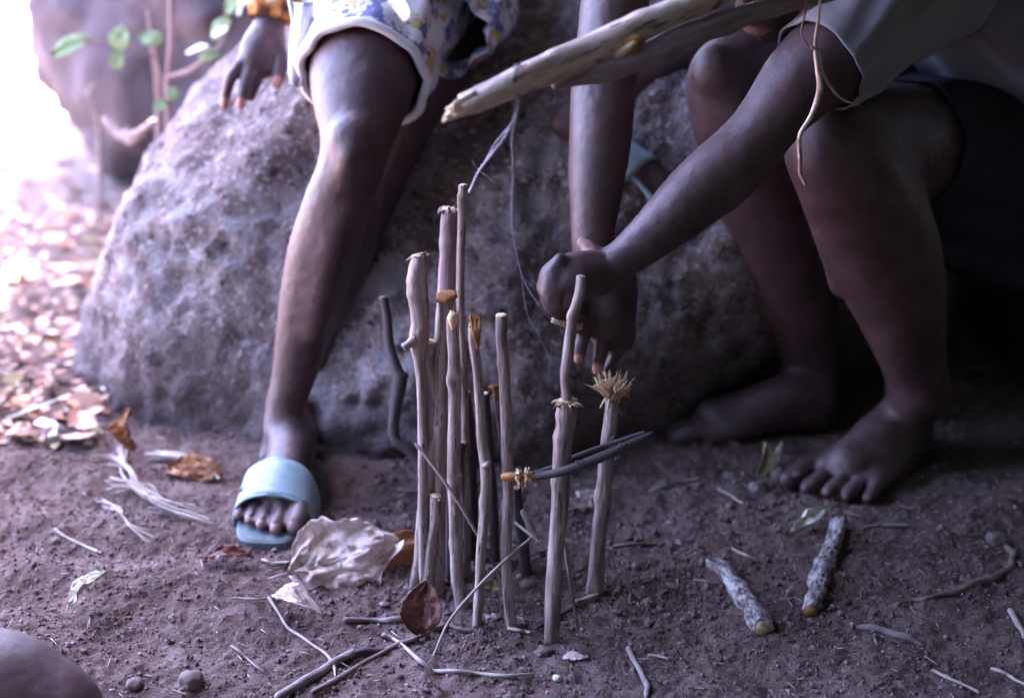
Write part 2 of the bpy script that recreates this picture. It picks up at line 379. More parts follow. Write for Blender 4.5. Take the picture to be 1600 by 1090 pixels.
# -- person A, seated on the boulder, left
pA = empty('person', G(425, 850), 'seated person in white printed shorts with one leg down and a blue sandal', 'person')
mb = MB()
footA = G(420, 846); heelA = Vector((footA.x+.016, footA.y+.235, float(gz(footA.x, footA.y))+.018)); footA.z += .016
ank = pr(440, 672, heelA.y-.04, 31)
tipsA, ptA = foot(mb, heelA, (footA.x, footA.y, footA.z), -1, ank[:3], spread=1.32, k_=1.06, toe_len=.056)
limb(mb, [ank, pr(444, 640, 2.045, 31), pr(461, 580, 2.05, 37), pr(480, 490, 2.05, 47), pr(500, 405, 2.045, 54), pr(522, 330, 2.035, 53), pr(549, 262, 2.03, 53), pr(558, 215, 2.05, 59), pr(564, 150, 2.11, 79), pr(574, 90, 2.19, 91), pr(600, 30, 2.30, 98), pr(640, -20, 2.48, 100), pr(650, -30, 2.56, 95)])
ball(mb, pr(552, 222, 2.005, 0)[:3], (.038, .026, .042))            # knee cap
limb(mb, [pr(552, 300, 1.992, 12), pr(540, 275, 1.988, 17), pr(548, 240, 1.985, 20)], n=4)
limb(mb, [pr(490, 520, 2.015, 20), pr(512, 420, 2.005, 24), pr(535, 330, 1.998, 22)], n=5)  # shin edge
limb(mb, [pr(520, 480, 2.09, 36), pr(535, 400, 2.095, 48), pr(550, 330, 2.09, 44)], n=5)    # calf
# other leg, tucked behind in the dark
limb(mb, [pr(690, -20, 2.56, 95), pr(686, 50, 2.44, 80), pr(660, 120, 2.33, 64), pr(636, 170, 2.27, 54), pr(600, 250, 2.25, 48), pr(560, 350, 2.24, 44), pr(520, 470, 2.23, 38), pr(488, 580, 2.22, 30), pr(474, 650, 2.22, 28)])
hA2 = Vector((P(476, 720, 2.26).x, 2.26, .02)); tA2 = Vector((hA2.x+.0, 2.06, .02))
foot(mb, hA2, tA2, 1, pr(474, 660, 2.20, 28)[:3])
# pelvis and trunk, upper arm, forearm and hand on the rock
limb(mb, [(-.16, 2.62, .74, .15), (-.14, 2.64, .95, .13), (-.12, 2.66, 1.15, .15), (-.10, 2.66, 1.28, .12), (-.10, 2.64, 1.40, .06), (-.10, 2.60, 1.50, .09)])
limb(mb, [(-.28, 2.66, 1.28, .06), (-.40, 2.62, 1.10, .048), (-.46, 2.52, .93, .042), pr(428, -50, 2.44, 34), pr(425, 20, 2.39, 27), pr(418, 50, 2.37, 26)])
hy = 2.33
limb(mb, [pr(420, 42, 2.37, 26), pr(408, 72, 2.345, 30), pr(398, 98, 2.335, 27)], n=5)
limb(mb, [pr(425, 50, 2.37, 22), pr(424, 82, 2.345, 24), pr(415, 102, 2.335, 20)], n=5)
for rows in ([(392, 88, hy, 12), (374, 104, hy-.01, 10.5), (360, 124, hy-.02, 9.5), (354, 145, hy-.02, 8.5), (350, 163, hy-.02, 8)],
             [(400, 95, hy, 12), (388, 120, hy-.02, 11), (381, 142, hy-.03, 9.5), (376, 163, hy-.035, 8.5)],
             [(412, 100, hy+.01, 11), (402, 122, hy, 10), (394, 142, hy, 9), (391, 152, hy, 8)],
             [(430, 60, 2.35, 12), (440, 88, 2.33, 12), (438, 112, 2.32, 10.5), (432, 130, 2.315, 10)]):
    limb(mb, [pr(*r) for r in rows], n=4, seg=12)
nails = [pr(349, 164, hy-.03, 0), pr(375, 165, hy-.045, 0), pr(432, 131, 2.305, 0)]
bA = body(mb, pA, .0032, fine=[(ptA(.75, 0, .0), .10), (pr(390, 130, hy, 0), .09), ((-.1, 2.6, 1.5), .15)], pales= [(p, .016, .8) for p in nails]+[(t, .012, .35) for t in tipsA], dusts=[(ptA(.7, 0, .02), .13, 1.0), (ptA(.2, 0, .05), .12, .6)])
def nails_on(parent, tips, pt, k=1.0, n=5):
    d = (pt(1, 0, 0)-pt(0, 0, 0)).normalized(); ang = math.atan2(d.y, d.x)
    for i, t in enumerate(tips[:n]):
        b_ = MB(); ball(b_, t-d*.004*k+Vector((0, 0, (.0105 if i == 0 else .0068)*k)), (.0058*k*(1.3 if i == 0 else 1), .0050*k*(1.4 if i == 0 else 1), .0024), Matrix.Rotation(ang, 4, 'Z')@Matrix.Rotation(R(22), 4, 'Y'), 12); link('toenail', b_.me(), M['nail'], parent)
nails_on(bA, tipsA, ptA)
# sandal
def sandal(pt, L, side_w, parent, arch=(.50, .73), hh=.062):
    v = []; f = []; n = 64
    out = []
    for i in range(n):
        a = 2*math.pi*i/n; u = .535-.60*math.cos(a)
        w = (.054+.010*(u-.5))*abs(math.sin(a))**.5*math.copysign(1, math.sin(a))
        out.append((u, w))
    for z in (-.018, -.014, -.001, .002):
        k = 1.0 if z in (-.014, -.001) else .965
        for (u, w) in out: v.append(pt(.5+(u-.5)*k, w*k, z))
    for lvl in range(3):
        for i in range(n): j = (i+1) % n; f.append((lvl*n+i, lvl*n+j, (lvl+1)*n+j, (lvl+1)*n+i))
    f.append(tuple(range(n))[::-1]); f.append(tuple(range(3*n, 4*n)))
    so = link('sandal', mesh(v, f, False), M['sole'], parent)
    v = []; f = []; na, nb = 24, 8
    for j in range(nb+1):
        u = arch[0]+(arch[1]-arch[0])*j/nb
        H = hh-.030*j/nb
        for i in range(na+1):
            a = math.pi*i/na; w = .057*math.cos(a); z = -.014+(H+.014)*(math.sin(a)**.62)
            bend = .02*math.sin(a) if j == nb else 0
            v.append(pt(u+.10*(abs(math.cos(a))**2)*(.4 if j > nb/2 else -.3)*0+(-.02 if j == 0 else .012 if j == nb else 0)*math.sin(a), w, z+.0012*math.sin(u*90+i)))
    for j in range(nb):
        for i in range(na): f.append((j*(na+1)+i, j*(na+1)+i+1, (j+1)*(na+1)+i+1, (j+1)*(na+1)+i))
    st = link('strap', mesh(v, f), M['sandal'], so); sd = st.modifiers.new('s', 'SOLIDIFY'); sd.thickness = .004; sd.offset = 1
    sl = MB(); tube(sl, [(*(pt(arch[0]+.10+.02*k, -.0585*math.cos(.35+k*.10), -.014+(hh-.012+.014)*math.sin(.35+k*.10)**.62)+Vector((0, -.002, .0045))), .0014) for k in range(5)], 2, 6); link('slot', sl.me(), M['sole'], so)
    # stitched slot line and rim
    r = MB(); tube(r, [(*pt(arch[1]+.012*math.sin(a), .0585*math.cos(a), -.012+(hh-.030+.012)*(math.sin(a)**.62)+.002), .0022) for a in np.linspace(.1, math.pi-.1, 14)], 3, 8)
    link('strap_rim', r.me(), M['sandal'], so)
    return so
sandal(ptA, .235, .05, pA, arch=(.64, .87), hh=.074)
# shorts: leg tube with hem, sagging second leg, waist, shirt
def cloth_tube(name, rows, m, parent, amp=.006, folds=9, thick=.003, seg=64, n=8, seed=0, tilt=None):
    q = cr(rows, n); c = q[:, :3]; T = np.gradient(c, axis=0); T /= np.linalg.norm(T, axis=1)[:, None]
    N = np.cross(T[0], [0, 0, 1.]); N /= np.linalg.norm(N); v = []; f = []
    for i in range(len(q)):
        N = N-T[i]*np.dot(N, T[i]); N /= np.linalg.norm(N); B = np.cross(T[i], N)
        for k in range(seg):
            a = 2*math.pi*k/seg
            r = q[i, 3]+amp*math.sin(a*folds+seed+3*math.sin(a*2+i*.08))*min(1, i/4+.3)+amp*1.2*float(vn(math.cos(a)*3+seed, math.sin(a)*3, i*.25))
            p = c[i]+r*(math.cos(a)*N+math.sin(a)*B)
            if tilt is not None: p = p+T[i]*float(np.dot(p-c[i], tilt))
            v.append(p)
    for i in range(len(q)-1):
        for k in range(seg): k2 = (k+1) % seg; f.append((i*seg+k, i*seg+k2, (i+1)*seg+k2, (i+1)*seg+k))
    o = link(name, mesh(v, f), m, parent); s = o.modifiers.new('s', 'SOLIDIFY'); s.thickness = thick; s.offset = 0
    return o, v, seg
sh = [pr(569, 122, 2.14, 97), pr(578, 90, 2.19, 103), pr(590, 58, 2.25, 108), pr(612, 15, 2.34, 116), pr(636, -30, 2.47, 128), pr(645, -60, 2.6, 145)]
oS, vS, sg = cloth_tube('shorts', sh, M['print'], pA, .005, 7, seed=1)
hm = MB(); tube(hm, [(*vS[k % sg], .0075) for k in range(0, sg+1, 2)], 2, 8); link('hem', hm.me(), M['white_cloth'], oS)
sh2 = [pr(698, 56, 2.24, 66), pr(700, 34, 2.30, 80), pr(700, 8, 2.40, 94), pr(694, -20, 2.5, 108), pr(690, -50, 2.6, 120)]
cloth_tube('shorts_leg', sh2, M['print'], oS, .009, 5, seed=4)
# hanging white corner of the shorts beside the thigh
fl = MB(); rows = []
for i in range(9):
    t = i/8
    for j in range(7):
        s_ = j/6; w = 1-.55*t; rows.append(P(468+(s_-.5)*38*w+4*math.sin(t*5), 0+t*132+6*math.sin(s_*3), 2.15+.05*(1-t)+.012*math.sin(s_*7+t*4)))
fl.add(rows, [(i*7+j, i*7+j+1, (i+1)*7+j+1, (i+1)*7+j) for i in range(8) for j in range(6)])
o = link('shorts_corner', fl.me(), M['white_cloth'], oS); o.modifiers.new('s', 'SOLIDIFY').thickness = .004
cloth_tube('shirt', [(-.17, 2.62, .72, .175), (-.15, 2.64, .9, .16), (-.13, 2.66, 1.12, .175), (-.12, 2.66, 1.30, .16), (-.10, 2.65, 1.40, .07)], M['print'], pA, .006, 8, seed=9)
cloth_tube('sleeve', [pr(424, 34, 2.385, 33), pr(428, 0, 2.40, 40), pr(428, -60, 2.45, 48), (-.46, 2.52, .93, .060), (-.40, 2.62, 1.10, .07), (-.28, 2.66, 1.27, .08)], M['orange_cloth'], pA, .004, 5, seed=3, n=5)

# -- person B, squatting on the right in a grey shirt
pB = empty('person', G(1300, 780), 'squatting barefoot person in grey shirt working the stakes with both hands', 'person')
mb = MB()
# near diagonal arm
limb(mb, [pr(938, 432, 1.745, 31), pr(960, 415, 1.75, 31), pr(1020, 366, 1.77, 42), pr(1080, 312, 1.80, 53), pr(1130, 270, 1.825, 58), pr(1172, 228, 1.845, 54), pr(1205, 185, 1.86, 54), pr(1250, 130, 1.885, 66), pr(1300, 85, 1.92, 74), pr(1370, 10, 1.98, 80), pr(1410, -20, 2.05, 85)])
ball(mb, pr(1176, 244, 1.86, 0)[:3], .036)
# fist
limb(mb, [pr(945, 428, 1.745, 30), pr(915, 430, 1.735, 37), pr(888, 437, 1.725, 40), pr(878, 440, 1.725, 38)], n=5)
limb(mb, [pr(930, 412, 1.742, 22), pr(900, 416, 1.728, 24), pr(876, 422, 1.718, 20)], n=4)
limb(mb, [pr(925, 432, 1.735, 30), pr(895, 440, 1.715, 30), pr(872, 448, 1.708, 24)], n=4)
for rows in ([(876, 412, 1.725, 14), (860, 428, 1.705, 13.5), (864, 455, 1.70, 13), (884, 470, 1.72, 12)],
             [(866, 428, 1.72, 14), (854, 450, 1.70, 14.5), (860, 476, 1.70, 13.5), (882, 486, 1.725, 12)],
             [(880, 444, 1.71, 16), (866, 466, 1.695, 14.5), (874, 490, 1.70, 13), (892, 494, 1.73, 11.5)],
             [(898, 450, 1.71, 16), (888, 474, 1.695, 13), (895, 496, 1.71, 11), (908, 500, 1.735, 10)]):
    limb(mb, [pr(*r) for r in rows], n=4, seg=14)
limb(mb, [pr(935, 402, 1.76, 17), pr(920, 388, 1.765, 14), pr(911, 378, 1.77, 11), pr(908, 372, 1.77, 9)], n=4, seg=14)   # thumb
for (kx, ky, kr) in ((873, 404, 13), (855, 424, 14), (850, 448, 14), (856, 470, 12)): ball(mb, pr(kx, ky, 1.712, 0)[:3], kr*1.76/F)
# far vertical arm and its open hand
limb(mb, [pr(955, -120, 2.02, 62), pr(962, -30, 2.0, 56), pr(958, 40, 1.97, 56), pr(944, 130, 1.93, 53), pr(938, 220, 1.89, 51), pr(930, 310, 1.855, 43), pr(926, 375, 1.835, 36), pr(935, 410, 1.83, 38)])
limb(mb, [pr(960, 440, 1.83, 40), pr(955, 480, 1.82, 42), pr(950, 510, 1.815, 36)], n=5)
limb(mb, [pr(935, 410, 1.83, 38), pr(945, 440, 1.83, 44), pr(952, 470, 1.825, 44)], n=5)
limb(mb, [pr(926, 340, 1.825, 10), pr(915, 250, 1.86, 10), pr(918, 180, 1.89, 9)], n=5, seg=10)  # tendon
for rows in ([(925, 490, 1.80, 14), (912, 525, 1.785, 12), (906, 548, 1.78, 10.5), (904, 562, 1.78, 9)],
             [(945, 500, 1.805, 14), (940, 540, 1.79, 12), (936, 562, 1.785, 11), (933, 578, 1.785, 9.5)],
             [(965, 500, 1.81, 14), (966, 540, 1.80, 12), (958, 562, 1.80, 10), (950, 574, 1.80, 9)],
             [(978, 485, 1.82, 13), (984, 520, 1.815, 11), (980, 540, 1.81, 9.5)],
             [(920, 440, 1.815, 14), (905, 480, 1.79, 13), (900, 510, 1.775, 11)]):
    limb(mb, [pr(*r) for r in rows], n=4, seg=14)
# far leg, foot pointing left
heel1 = G(1295, 672); toe1 = G(1046, 682); heel1.z += .004; toe1.z += .002
ank1 = pr(1268, 585, 2.30, 50)
tips1, pt1 = foot(mb, heel1, toe1, -1, ank1[:3], spread=1.1, k_=1.2, toe_len=.055)
limb(mb, [ank1, pr(1262, 555, 2.30, 46), pr(1248, 480, 2.27, 62), pr(1228, 400, 2.24, 74), pr(1200, 320, 2.21, 78), pr(1165, 230, 2.17, 72), pr(1140, 150, 2.13, 69), pr(1142, 118, 2.13, 66), pr(1200, 110, 2.2, 80), pr(1300, 130, 2.32, 95), pr(1450, 170, 2.5, 115), pr(1560, 200, 2.58, 120)])
ball(mb, pr(1118, 112, 2.085, 0)[:3], (.040, .03, .045)); ball(mb, pr(1150, 178, 2.08, 0)[:3], (.028, .02, .03))
# near leg
heel2 = G(1432, 704); toe2 = G(1280, 780); heel2.z += .0; toe2.z += .002
ank2 = pr(1436, 610, 2.11, 52)
tips2, pt2 = foot(mb, heel2, toe2, 1, ank2[:3], spread=1.55, k_=1.25, toe_len=.062)
limb(mb, [ank2, pr(1430, 575, 2.10, 50), pr(1412, 500, 2.07, 66), pr(1390, 420, 2.04, 84), pr(1360, 340, 2.01, 92), pr(1325, 270, 1.98, 86), pr(1300, 225, 1.98, 78), pr(1330, 215, 2.03, 88), pr(1420, 240, 2.15, 110), pr(1540, 270, 2.3, 130), pr(1640, 290, 2.42, 140)])
limb(mb, [pr(1252, 265, 1.985, 14), pr(1270, 330, 1.99, 14), pr(1292, 400, 2.0, 14), pr(1308, 455, 2.02, 14)], n=4)
# trunk, neck, shoulders, head
pelv = Vector((.98, 2.44, .48))
limb(mb, [(*pelv, .15), (.88, 2.38, .66, .14), (.70, 2.28, .84, .15), (.50, 2.20, .95, .14), (.43, 2.13, .94, .07), (.38, 2.06, .88, .055)])
limb(mb, [(.24, 2.28, .99, .065), (.40, 2.18, 1.0, .09), (.54, 2.06, .88, .075)], n=4)
limb(mb, [(.24, 2.28, .99, .062), (.18, 2.14, .93, .052), pr(960, -70, 2.0, 52)], n=4)
hc = P(1205, -78, 1.98); fdir = Vector((-.42, -.62, -.66)).normalized()
side = fdir.cross(Vector((0, 0, 1))).normalized(); hup = side.cross(fdir).normalized()
rot = Matrix((side, -fdir, hup)).transposed().to_4x4()
def hp(s_, f_, u_): return hc+side*s_+fdir*f_+hup*u_
ball(mb, hp(0, -.01, .03), (.074, .092, .088), rot, 24); ball(mb, hp(0, .035, -.045), (.052, .050, .055), rot)
ball(mb, hp(0, .070, -.088), (.024, .018, .018), rot)                   # chin
limb(mb, [hp(.05, -.01, -.03).to_tuple()+(.02,), hp(.04, .03, -.075).to_tuple()+(.018,), hp(0, .06, -.09).to_tuple()+(.018,), hp(-.04, .03, -.075).to_tuple()+(.018,), hp(-.05, -.01, -.03).to_tuple()+(.02,)], n=4)
limb(mb, [hp(0, .085, .03).to_tuple()+(.010,), hp(0, .102, .0).to_tuple()+(.013,), hp(0, .106, -.014).to_tuple()+(.016,)], n=4)  # nose
for s_ in (-1, 1):
    ball(mb, hp(s_*.012, .095, -.016), .010); ball(mb, hp(s_*.032, .070, .030), (.016, .012, .010), rot); ball(mb, hp(s_*.076, -.01, .0), (.008, .018, .03), rot)
    ball(mb, hp(s_*.04, .062, -.008), (.02, .02, .02), rot)
for du_, rr in ((-.040, .0085), (-.056, .0095)):
    limb(mb, [hp(-.024, .080, du_-.001).to_tuple()+(rr*.6,), hp(-.010, .094, du_).to_tuple()+(rr,), hp(.010, .094, du_).to_tuple()+(rr,), hp(.024, .080, du_-.001).to_tuple()+(rr*.6,)], n=4, seg=12)
bB = body(mb, pB, .0034, fine=[(hc, .12), (pr(905, 450, 1.74, 0), .075), (pr(945, 540, 1.80, 0), .07), (pt1(.95, 0, 0), .09), (pt2(.95, 0, 0), .10)], pales=[(hp(0, .100, -.056), .026, .55), (pr(911, 375, 1.757, 0), .02, .45), (pr(903, 563, 1.77, 0), .011, .9), (pr(932, 579, 1.775, 0), .012, .9)],
     dusts=[(pt1(.85, 0, .0), .12, .8), (pt2(.8, 0, 0), .13, .9), (pt2(.3, 0, .05), .12, .35)])
nails_on(bB, tips1, pt1, 1.15); nails_on(bB, tips2, pt2, 1.15, 3)
hr = MB(); ball(hr, hp(0, -.022, .045), (.079, .090, .086), rot, 32); link('hair', hr.me(), M['hair'], pB)
for s_ in (-1, 1):
    ey = MB(); ball(ey, hp(s_*.032, .074, .014), .0105); link('eye', ey.me(), M['white_cloth'], pB)
oSh, _, _ = cloth_tube('shirt', [(.99, 2.42, .46, .215), (.93, 2.38, .58, .21), (.80, 2.32, .74, .20), (.66, 2.24, .87, .19), (.50, 2.19, .97, .155), (.43, 2.15, .98, .095)], M['shirt'], pB, .012, 9, seed=2)
cloth_tube('sleeve', [pr(1280, 104, 1.905, 80), pr(1310, 76, 1.93, 86), pr(1350, 35, 1.97, 98), pr(1400, -10, 2.04, 112), pr(1440, -40, 2.12, 118)], M['shirt'], oSh, .004, 7, seed=6)
cloth_tube('sleeve', [pr(957, -60, 2.0, 70), (.18, 2.15, .93, .075), (.24, 2.27, 1.0, .085), (.34, 2.22, 1.0, .1)], M['shirt'], oSh, .004, 7, seed=8)
cloth_tube('shade_trousers', [pr(1400, 235, 2.12, 112), pr(1470, 252, 2.22, 130), pr(1560, 275, 2.33, 160), pr(1640, 290, 2.42, 172), (1.0, 2.46, .48, .2), (1.03, 2.5, .5, .12)], M['dark_cloth'], pB, .006, 6, seed=5)  # dark hip cloth, stretched over the thigh to stand in for black shade

# -- person C, behind: lower leg, heel and blue sandal on the rock
pC = empty('person', P(900, 210, 2.3), 'mostly hidden person resting a blue sandalled foot on the boulder behind the upright arm', 'person')
mb = MB()
limb(mb, [pr(1420, -140, 2.9, 95), pr(1280, -40, 2.62, 85), pr(1150, 30, 2.42, 64), pr(1110, 55, 2.38, 58), pr(1040, 95, 2.34, 46), pr(960, 140, 2.31, 36), pr(905, 172, 2.29, 30), pr(880, 190, 2.28, 29)])
limb(mb, [pr(882, 192, 2.28, 28), pr(930, 220, 2.26, 30), pr(975, 262, 2.24, 30), pr(1000, 285, 2.225, 24)])
for i, (a, b) in enumerate([((985, 272), (1000, 303)), ((1000, 270), (1016, 300)), ((1012, 266), (1030, 293)), ((1024, 262), (1042, 284))]):
    limb(mb, [pr(*a, 2.225, 11), pr((a[0]+b[0])/2, (a[1]+b[1])/2, 2.215, 10 if i else 12), pr(*b, 2.21, 9 if i else 11)], n=3, seg=12)
limb(mb, [pr(1420, -140, 2.9, 95), (.75, 3.0, 1.0, .14), (.75, 3.0, 1.25, .15), (.75, 2.98, 1.4, .06)])
body(mb, pC, .0045, fine=[(pr(1010, 285, 2.22, 0), .06)])
sb = MB(); tube(sb, [pr(900, 222, 2.265, 26), pr(940, 250, 2.25, 32), pr(985, 292, 2.235, 38), pr(1015, 318, 2.22, 30)], 5, 20, flat=((0.45, .55, .7), .18)); so = link('sandal', sb.me(), M['sandal'], pC)
rows = []
for i in range(7):
    for j in range(9):
        a = math.pi*j/8; t = i/6
        bx = 955+t*48; by = 248+t*30
        rows.append(P(bx+38*math.cos(a)*.75, by-26*math.cos(a)-18*math.sin(a), 2.24-.05*math.sin(a)))
so2 = MB(); so2.add(rows, [(i*9+j, i*9+j+1, (i+1)*9+j+1, (i+1)*9+j) for i in range(6) for j in range(8)])
o = link('strap', so2.me(), M['sandal'], so); o.modifiers.new('s', 'SOLIDIFY').thickness = .004

# -- person D, knee at the near left corner
pD = empty('person', (-.6, 1.3, 0), 'bare bent knee of a person sitting at the near left corner', 'person')
mb = MB()
limb(mb, [(-1.35, 1.15, .14, .11), (-1.05, 1.22, .12, .10), (-.80, 1.29, .105, .088), pr(-50, 1105, 1.335, 130), pr(15, 1125, 1.335, 124), pr(55, 1145, 1.325, 108), (-.66, 1.24, .075, .062), (-.66, 1.16, .07, .06), (-.78, 1.02, .06, .055), (-.95, .92, .045, .04)])
body(mb, pD, .004)

# ---------------------------------------------------------------- stakes
def grow(rows, seed, wob=.0012):
    out = []
    for i, r in enumerate(rows):
        out.append((r[0]+wob*math.sin(i*2.1+seed), r[1]+wob*math.cos(i*1.7+seed), r[2], r[3]))
    return out
def stake(pix, Y0=None, top_dy=.03, m='bark', label='', knots=3, seed=0, cutm='wood', name='stake', jit=.10, group='wooden stakes set upright in the soil', cut=True):
    """pix: rows (px,py,width px) from base to top; the first stands on the ground unless Y0 is given."""
    b = G(pix[0][0], pix[0][1]) if Y0 is None else P(pix[0][0], pix[0][1], Y0)
    Y = b.y; H = pix[0][1]-pix[-1][1]; rows = []
    for (x, y, w) in pix:
        t = (pix[0][1]-y)/max(1, H); rows.append(pr(x, y, Y+top_dy*t, w/2))
    r0 = rows[0]; d = Vector(r0[:3])-Vector(rows[1][:3]); d.normalize()
    rows = [(r0[0]+d.x*.05, r0[1]+d.y*.05, r0[2]-.05, r0[3])]+grow(rows, seed)
    o = empty(name, (b.x, b.y, float(gz(b.x, b.y))), label, name.split('_')[0], group)
    rnd = random.Random(seed+50); Ltot = sum((Vector(rows[i+1][:3])-Vector(rows[i][:3])).length for i in range(len(rows)-1))
    kn = [(rnd.uniform(.12, .95)*Ltot, rnd.uniform(0, 6.28), rows[1][3]*rnd.uniform(.15, .38), rnd.uniform(.006, .011)) for _ in range(knots)]
    mb = MB(); tube(mb, rows, 10, 18, jit=jit, knots=kn, seed=seed, dome=False, rough_end=.0012)
    link('stem', mb.me(), M[m], o)
    top = Vector(rows[-1][:3]); td = (top-Vector(rows[-2][:3])).normalized(); r = rows[-1][3]
    if cut:
        c = MB(); tube(c, [(*(top-td*.001), r*.97), (*(top+td*.0008), r*.93), (*(top+td*.0016), r*.7)], 1, 18, dome=False, rough_end=.0008, jit=.08, seed=seed); link('cut_end', c.me(), M[cutm], o)
    return o, top, td, r
def fray(parent, top, td, r, n=30, ln=.012, out=.6, m='fibre', name='frayed_fibre', droop=.3, seed=0, rad=.0006):
    rnd = random.Random(seed); mb = MB(); a_ = td.orthogonal().normalized(); b_ = td.cross(a_)
    for i in range(n):
        a = rnd.uniform(0, 6.28); q = rnd.uniform(.4, 1); s_ = a_*math.cos(a)+b_*math.sin(a)
        p0 = top+s_*r*q-td*rnd.uniform(0, .004); L = ln*rnd.uniform(.4, 1.2); dv = (td*(1-out*q)+s_*out*q*1.4+Vector((rnd.uniform(-.3, .3), rnd.uniform(-.3, .3), rnd.uniform(-.3, .3)))).normalized()
        p1 = p0+dv*L*.5; p2 = p1+(dv+Vector((0, 0, -droop*2*rnd.random()))).normalized()*L*.5
        tube(mb, [(*p0, rad*2), (*p1, rad*1.6), (*p2, rad*.6)], 2, 5, dome=False)
    link(name, mb.me(), M[m], parent)
def stub(parent, px, py, qx, qy, Y, w, m='bark', mw='wood'):
    mb = MB(); a = pr(px, py, Y, w/2*1.3); b = pr(qx, qy, Y-.006, w/2); mid = pr((px+qx)/2, (py+qy)/2+1, Y-.003, w/2)
    tube(mb, [a, mid, b], 4, 12, dome=False, rough_end=.001, jit=.1); o = link('side_stub', mb.me(), M[m], parent)

o, t, d, r = stake([(664, 925, 17), (662, 880, 17), (666, 800, 18), (664, 762, 18), (655, 722, 18), (640, 700, 18), (620, 690, 18), (615, 672, 18), (620, 630, 19), (624, 594, 23), (619, 575, 18), (610, 540, 16), (604, 500, 15), (599, 464, 14)],
      Y0=1.86, top_dy=.12, m='bark_dark', label='dark crooked stake with a sharp bend, leftmost of the upright stakes', seed=1, knots=2)
stub(o, 626, 590, 634, 586, 1.95, 12, 'bark_dark')
o, t, d, r = stake([(661, 900, 15), (662, 800, 15), (661, 700, 16), (658, 620, 16), (656, 560, 18), (655, 530, 30), (656, 500, 30), (654, 460, 30), (652, 425, 30), (653, 405, 25), (654, 399, 23)],
      Y0=1.70, top_dy=.02, label='smooth thick-topped stake with a cut side fork, left of the tall rough stake', seed=2, knots=2)
fray(o, t, d, r, 26, .007, .9, seed=3); stub(o, 650, 528, 631, 543, 1.705, 14)
o, t, d, r = stake([(648, 925, 17), (654, 870, 17), (661, 800, 19), (671, 720, 22), (678, 650, 23), (672, 600, 21), (669, 560, 20), (671, 533, 24)],
      top_dy=.01, label='pale bowed stake in front of the forked stake, its flat top beside the fork', seed=5, knots=3)
fray(o, t, d, r, 16, .006, 1.0, seed=4)
o, t, d, r = stake([(700, 905, 26), (697, 700, 27), (694, 560, 28), (696, 470, 28), (699, 400, 28), (702, 345, 27), (703, 326, 23)],
      Y0=1.76, top_dy=.03, m='bark_rough', label='tall thick stake of rough stringy bark with a hammered dome top', seed=6, knots=1, jit=.14)
fray(o, t, d, r, 40, .010, 1.0, m='bark_rough', droop=1.2, seed=5, rad=.0011)
o, t, d, r = stake([(684, 900, 20), (688, 700, 22), (689, 560, 23), (694, 500, 25), (698, 468, 26), (700, 460, 25)],
      Y0=1.705, top_dy=.02, label='stake with an orange slanting cut top, just in front of the rough stake', seed=8, cutm='wood_or', knots=2)
c = MB(); p_ = Vector(pr(698, 461, 1.718, 0)[:3]); n_ = Vector((-.25, -.25, .94)).normalized(); tube(c, [(*(p_-n_*.004), .0112), (*(p_+n_*.0008), .0115), (*(p_+n_*.0026), .008)], 1, 20, dome=False, jit=.4, rough_end=.0012, seed=5); link('cut_face', c.me(), M['wood_or'], o)
o, t, d, r = stake([(722, 945, 22), (716, 900, 21), (711, 840, 20), (709, 760, 20), (711, 690, 21), (710, 600, 20), (708, 540, 19), (709, 500, 19), (709, 490, 14)],
      top_dy=.02, label='long straight grey stake with a pale chiselled notch at its top', seed=9, knots=3)
c = MB(); tube(c, [pr(707, 514, 1.672, 2), pr(708, 505, 1.668, 6.5), pr(707, 495, 1.668, 8), pr(705, 486, 1.672, 2)], 4, 10); link('cut_face', c.me(), M['wood'], o)
fray(o, t, d, r, 10, .010, .3, m='wood_or', seed=7)
o, t, d, r = stake([(731, 905, 13), (728, 760, 13), (724, 600, 13), (721, 480, 12.5), (719, 400, 13), (721, 340, 13), (722, 308, 13), (723, 304, 15), (723, 290, 15)],
      Y0=1.75, top_dy=.02, label='tallest and thinnest stake, with a nodded pale tip', seed=11, knots=1, jit=.05)
o, t, d, r = stake([(745, 978, 15), (748, 920, 15), (754, 850, 16), (758, 780, 17), (758, 730, 18), (755, 690, 16), (750, 640, 15), (745, 580, 15), (741, 530, 16), (740, 505, 16)],
      top_dy=.02, label='slender curved stake with an orange splintered top', seed=13, knots=3, cutm='wood_or')
stub(o, 758, 728, 765, 722, 1.62, 10)
c = MB()
for k in range(9): tube(c, [pr(746+k%3*2, 545-k*3, 1.620, 1.2), pr(740+k*1.3, 520-k, 1.617, 2.6), pr(736+k*1.6, 500+(k*7)%9, 1.622, 2.2), pr(735+k*1.9, 490+(k*5)%9, 1.625, .8)], 3, 6, jit=.3, seed=k)
link('splinter', c.me(), M['wood_or'], o)
fray(o, t, d, r, 14, .009, .3, m='wood_or', seed=8)
o, t, d, r = stake([(798, 978, 17), (795, 920, 17), (791, 850, 17), (793, 780, 17), (794, 720, 18), (790, 640, 17), (787, 580, 18), (785, 530, 18), (783, 492, 19)],
      top_dy=.02, label='straight purplish stake standing alone left of the tied rails', seed=15, knots=4)
o, t, d, r = stake([(666, 930, 15), (670, 880, 16), (678, 820, 17), (683, 774, 17)], top_dy=.0, label='short stake stub behind the red-brown leaf', seed=17, knots=1)
fray(o, t, d, r, 12, .006, .9, seed=9)
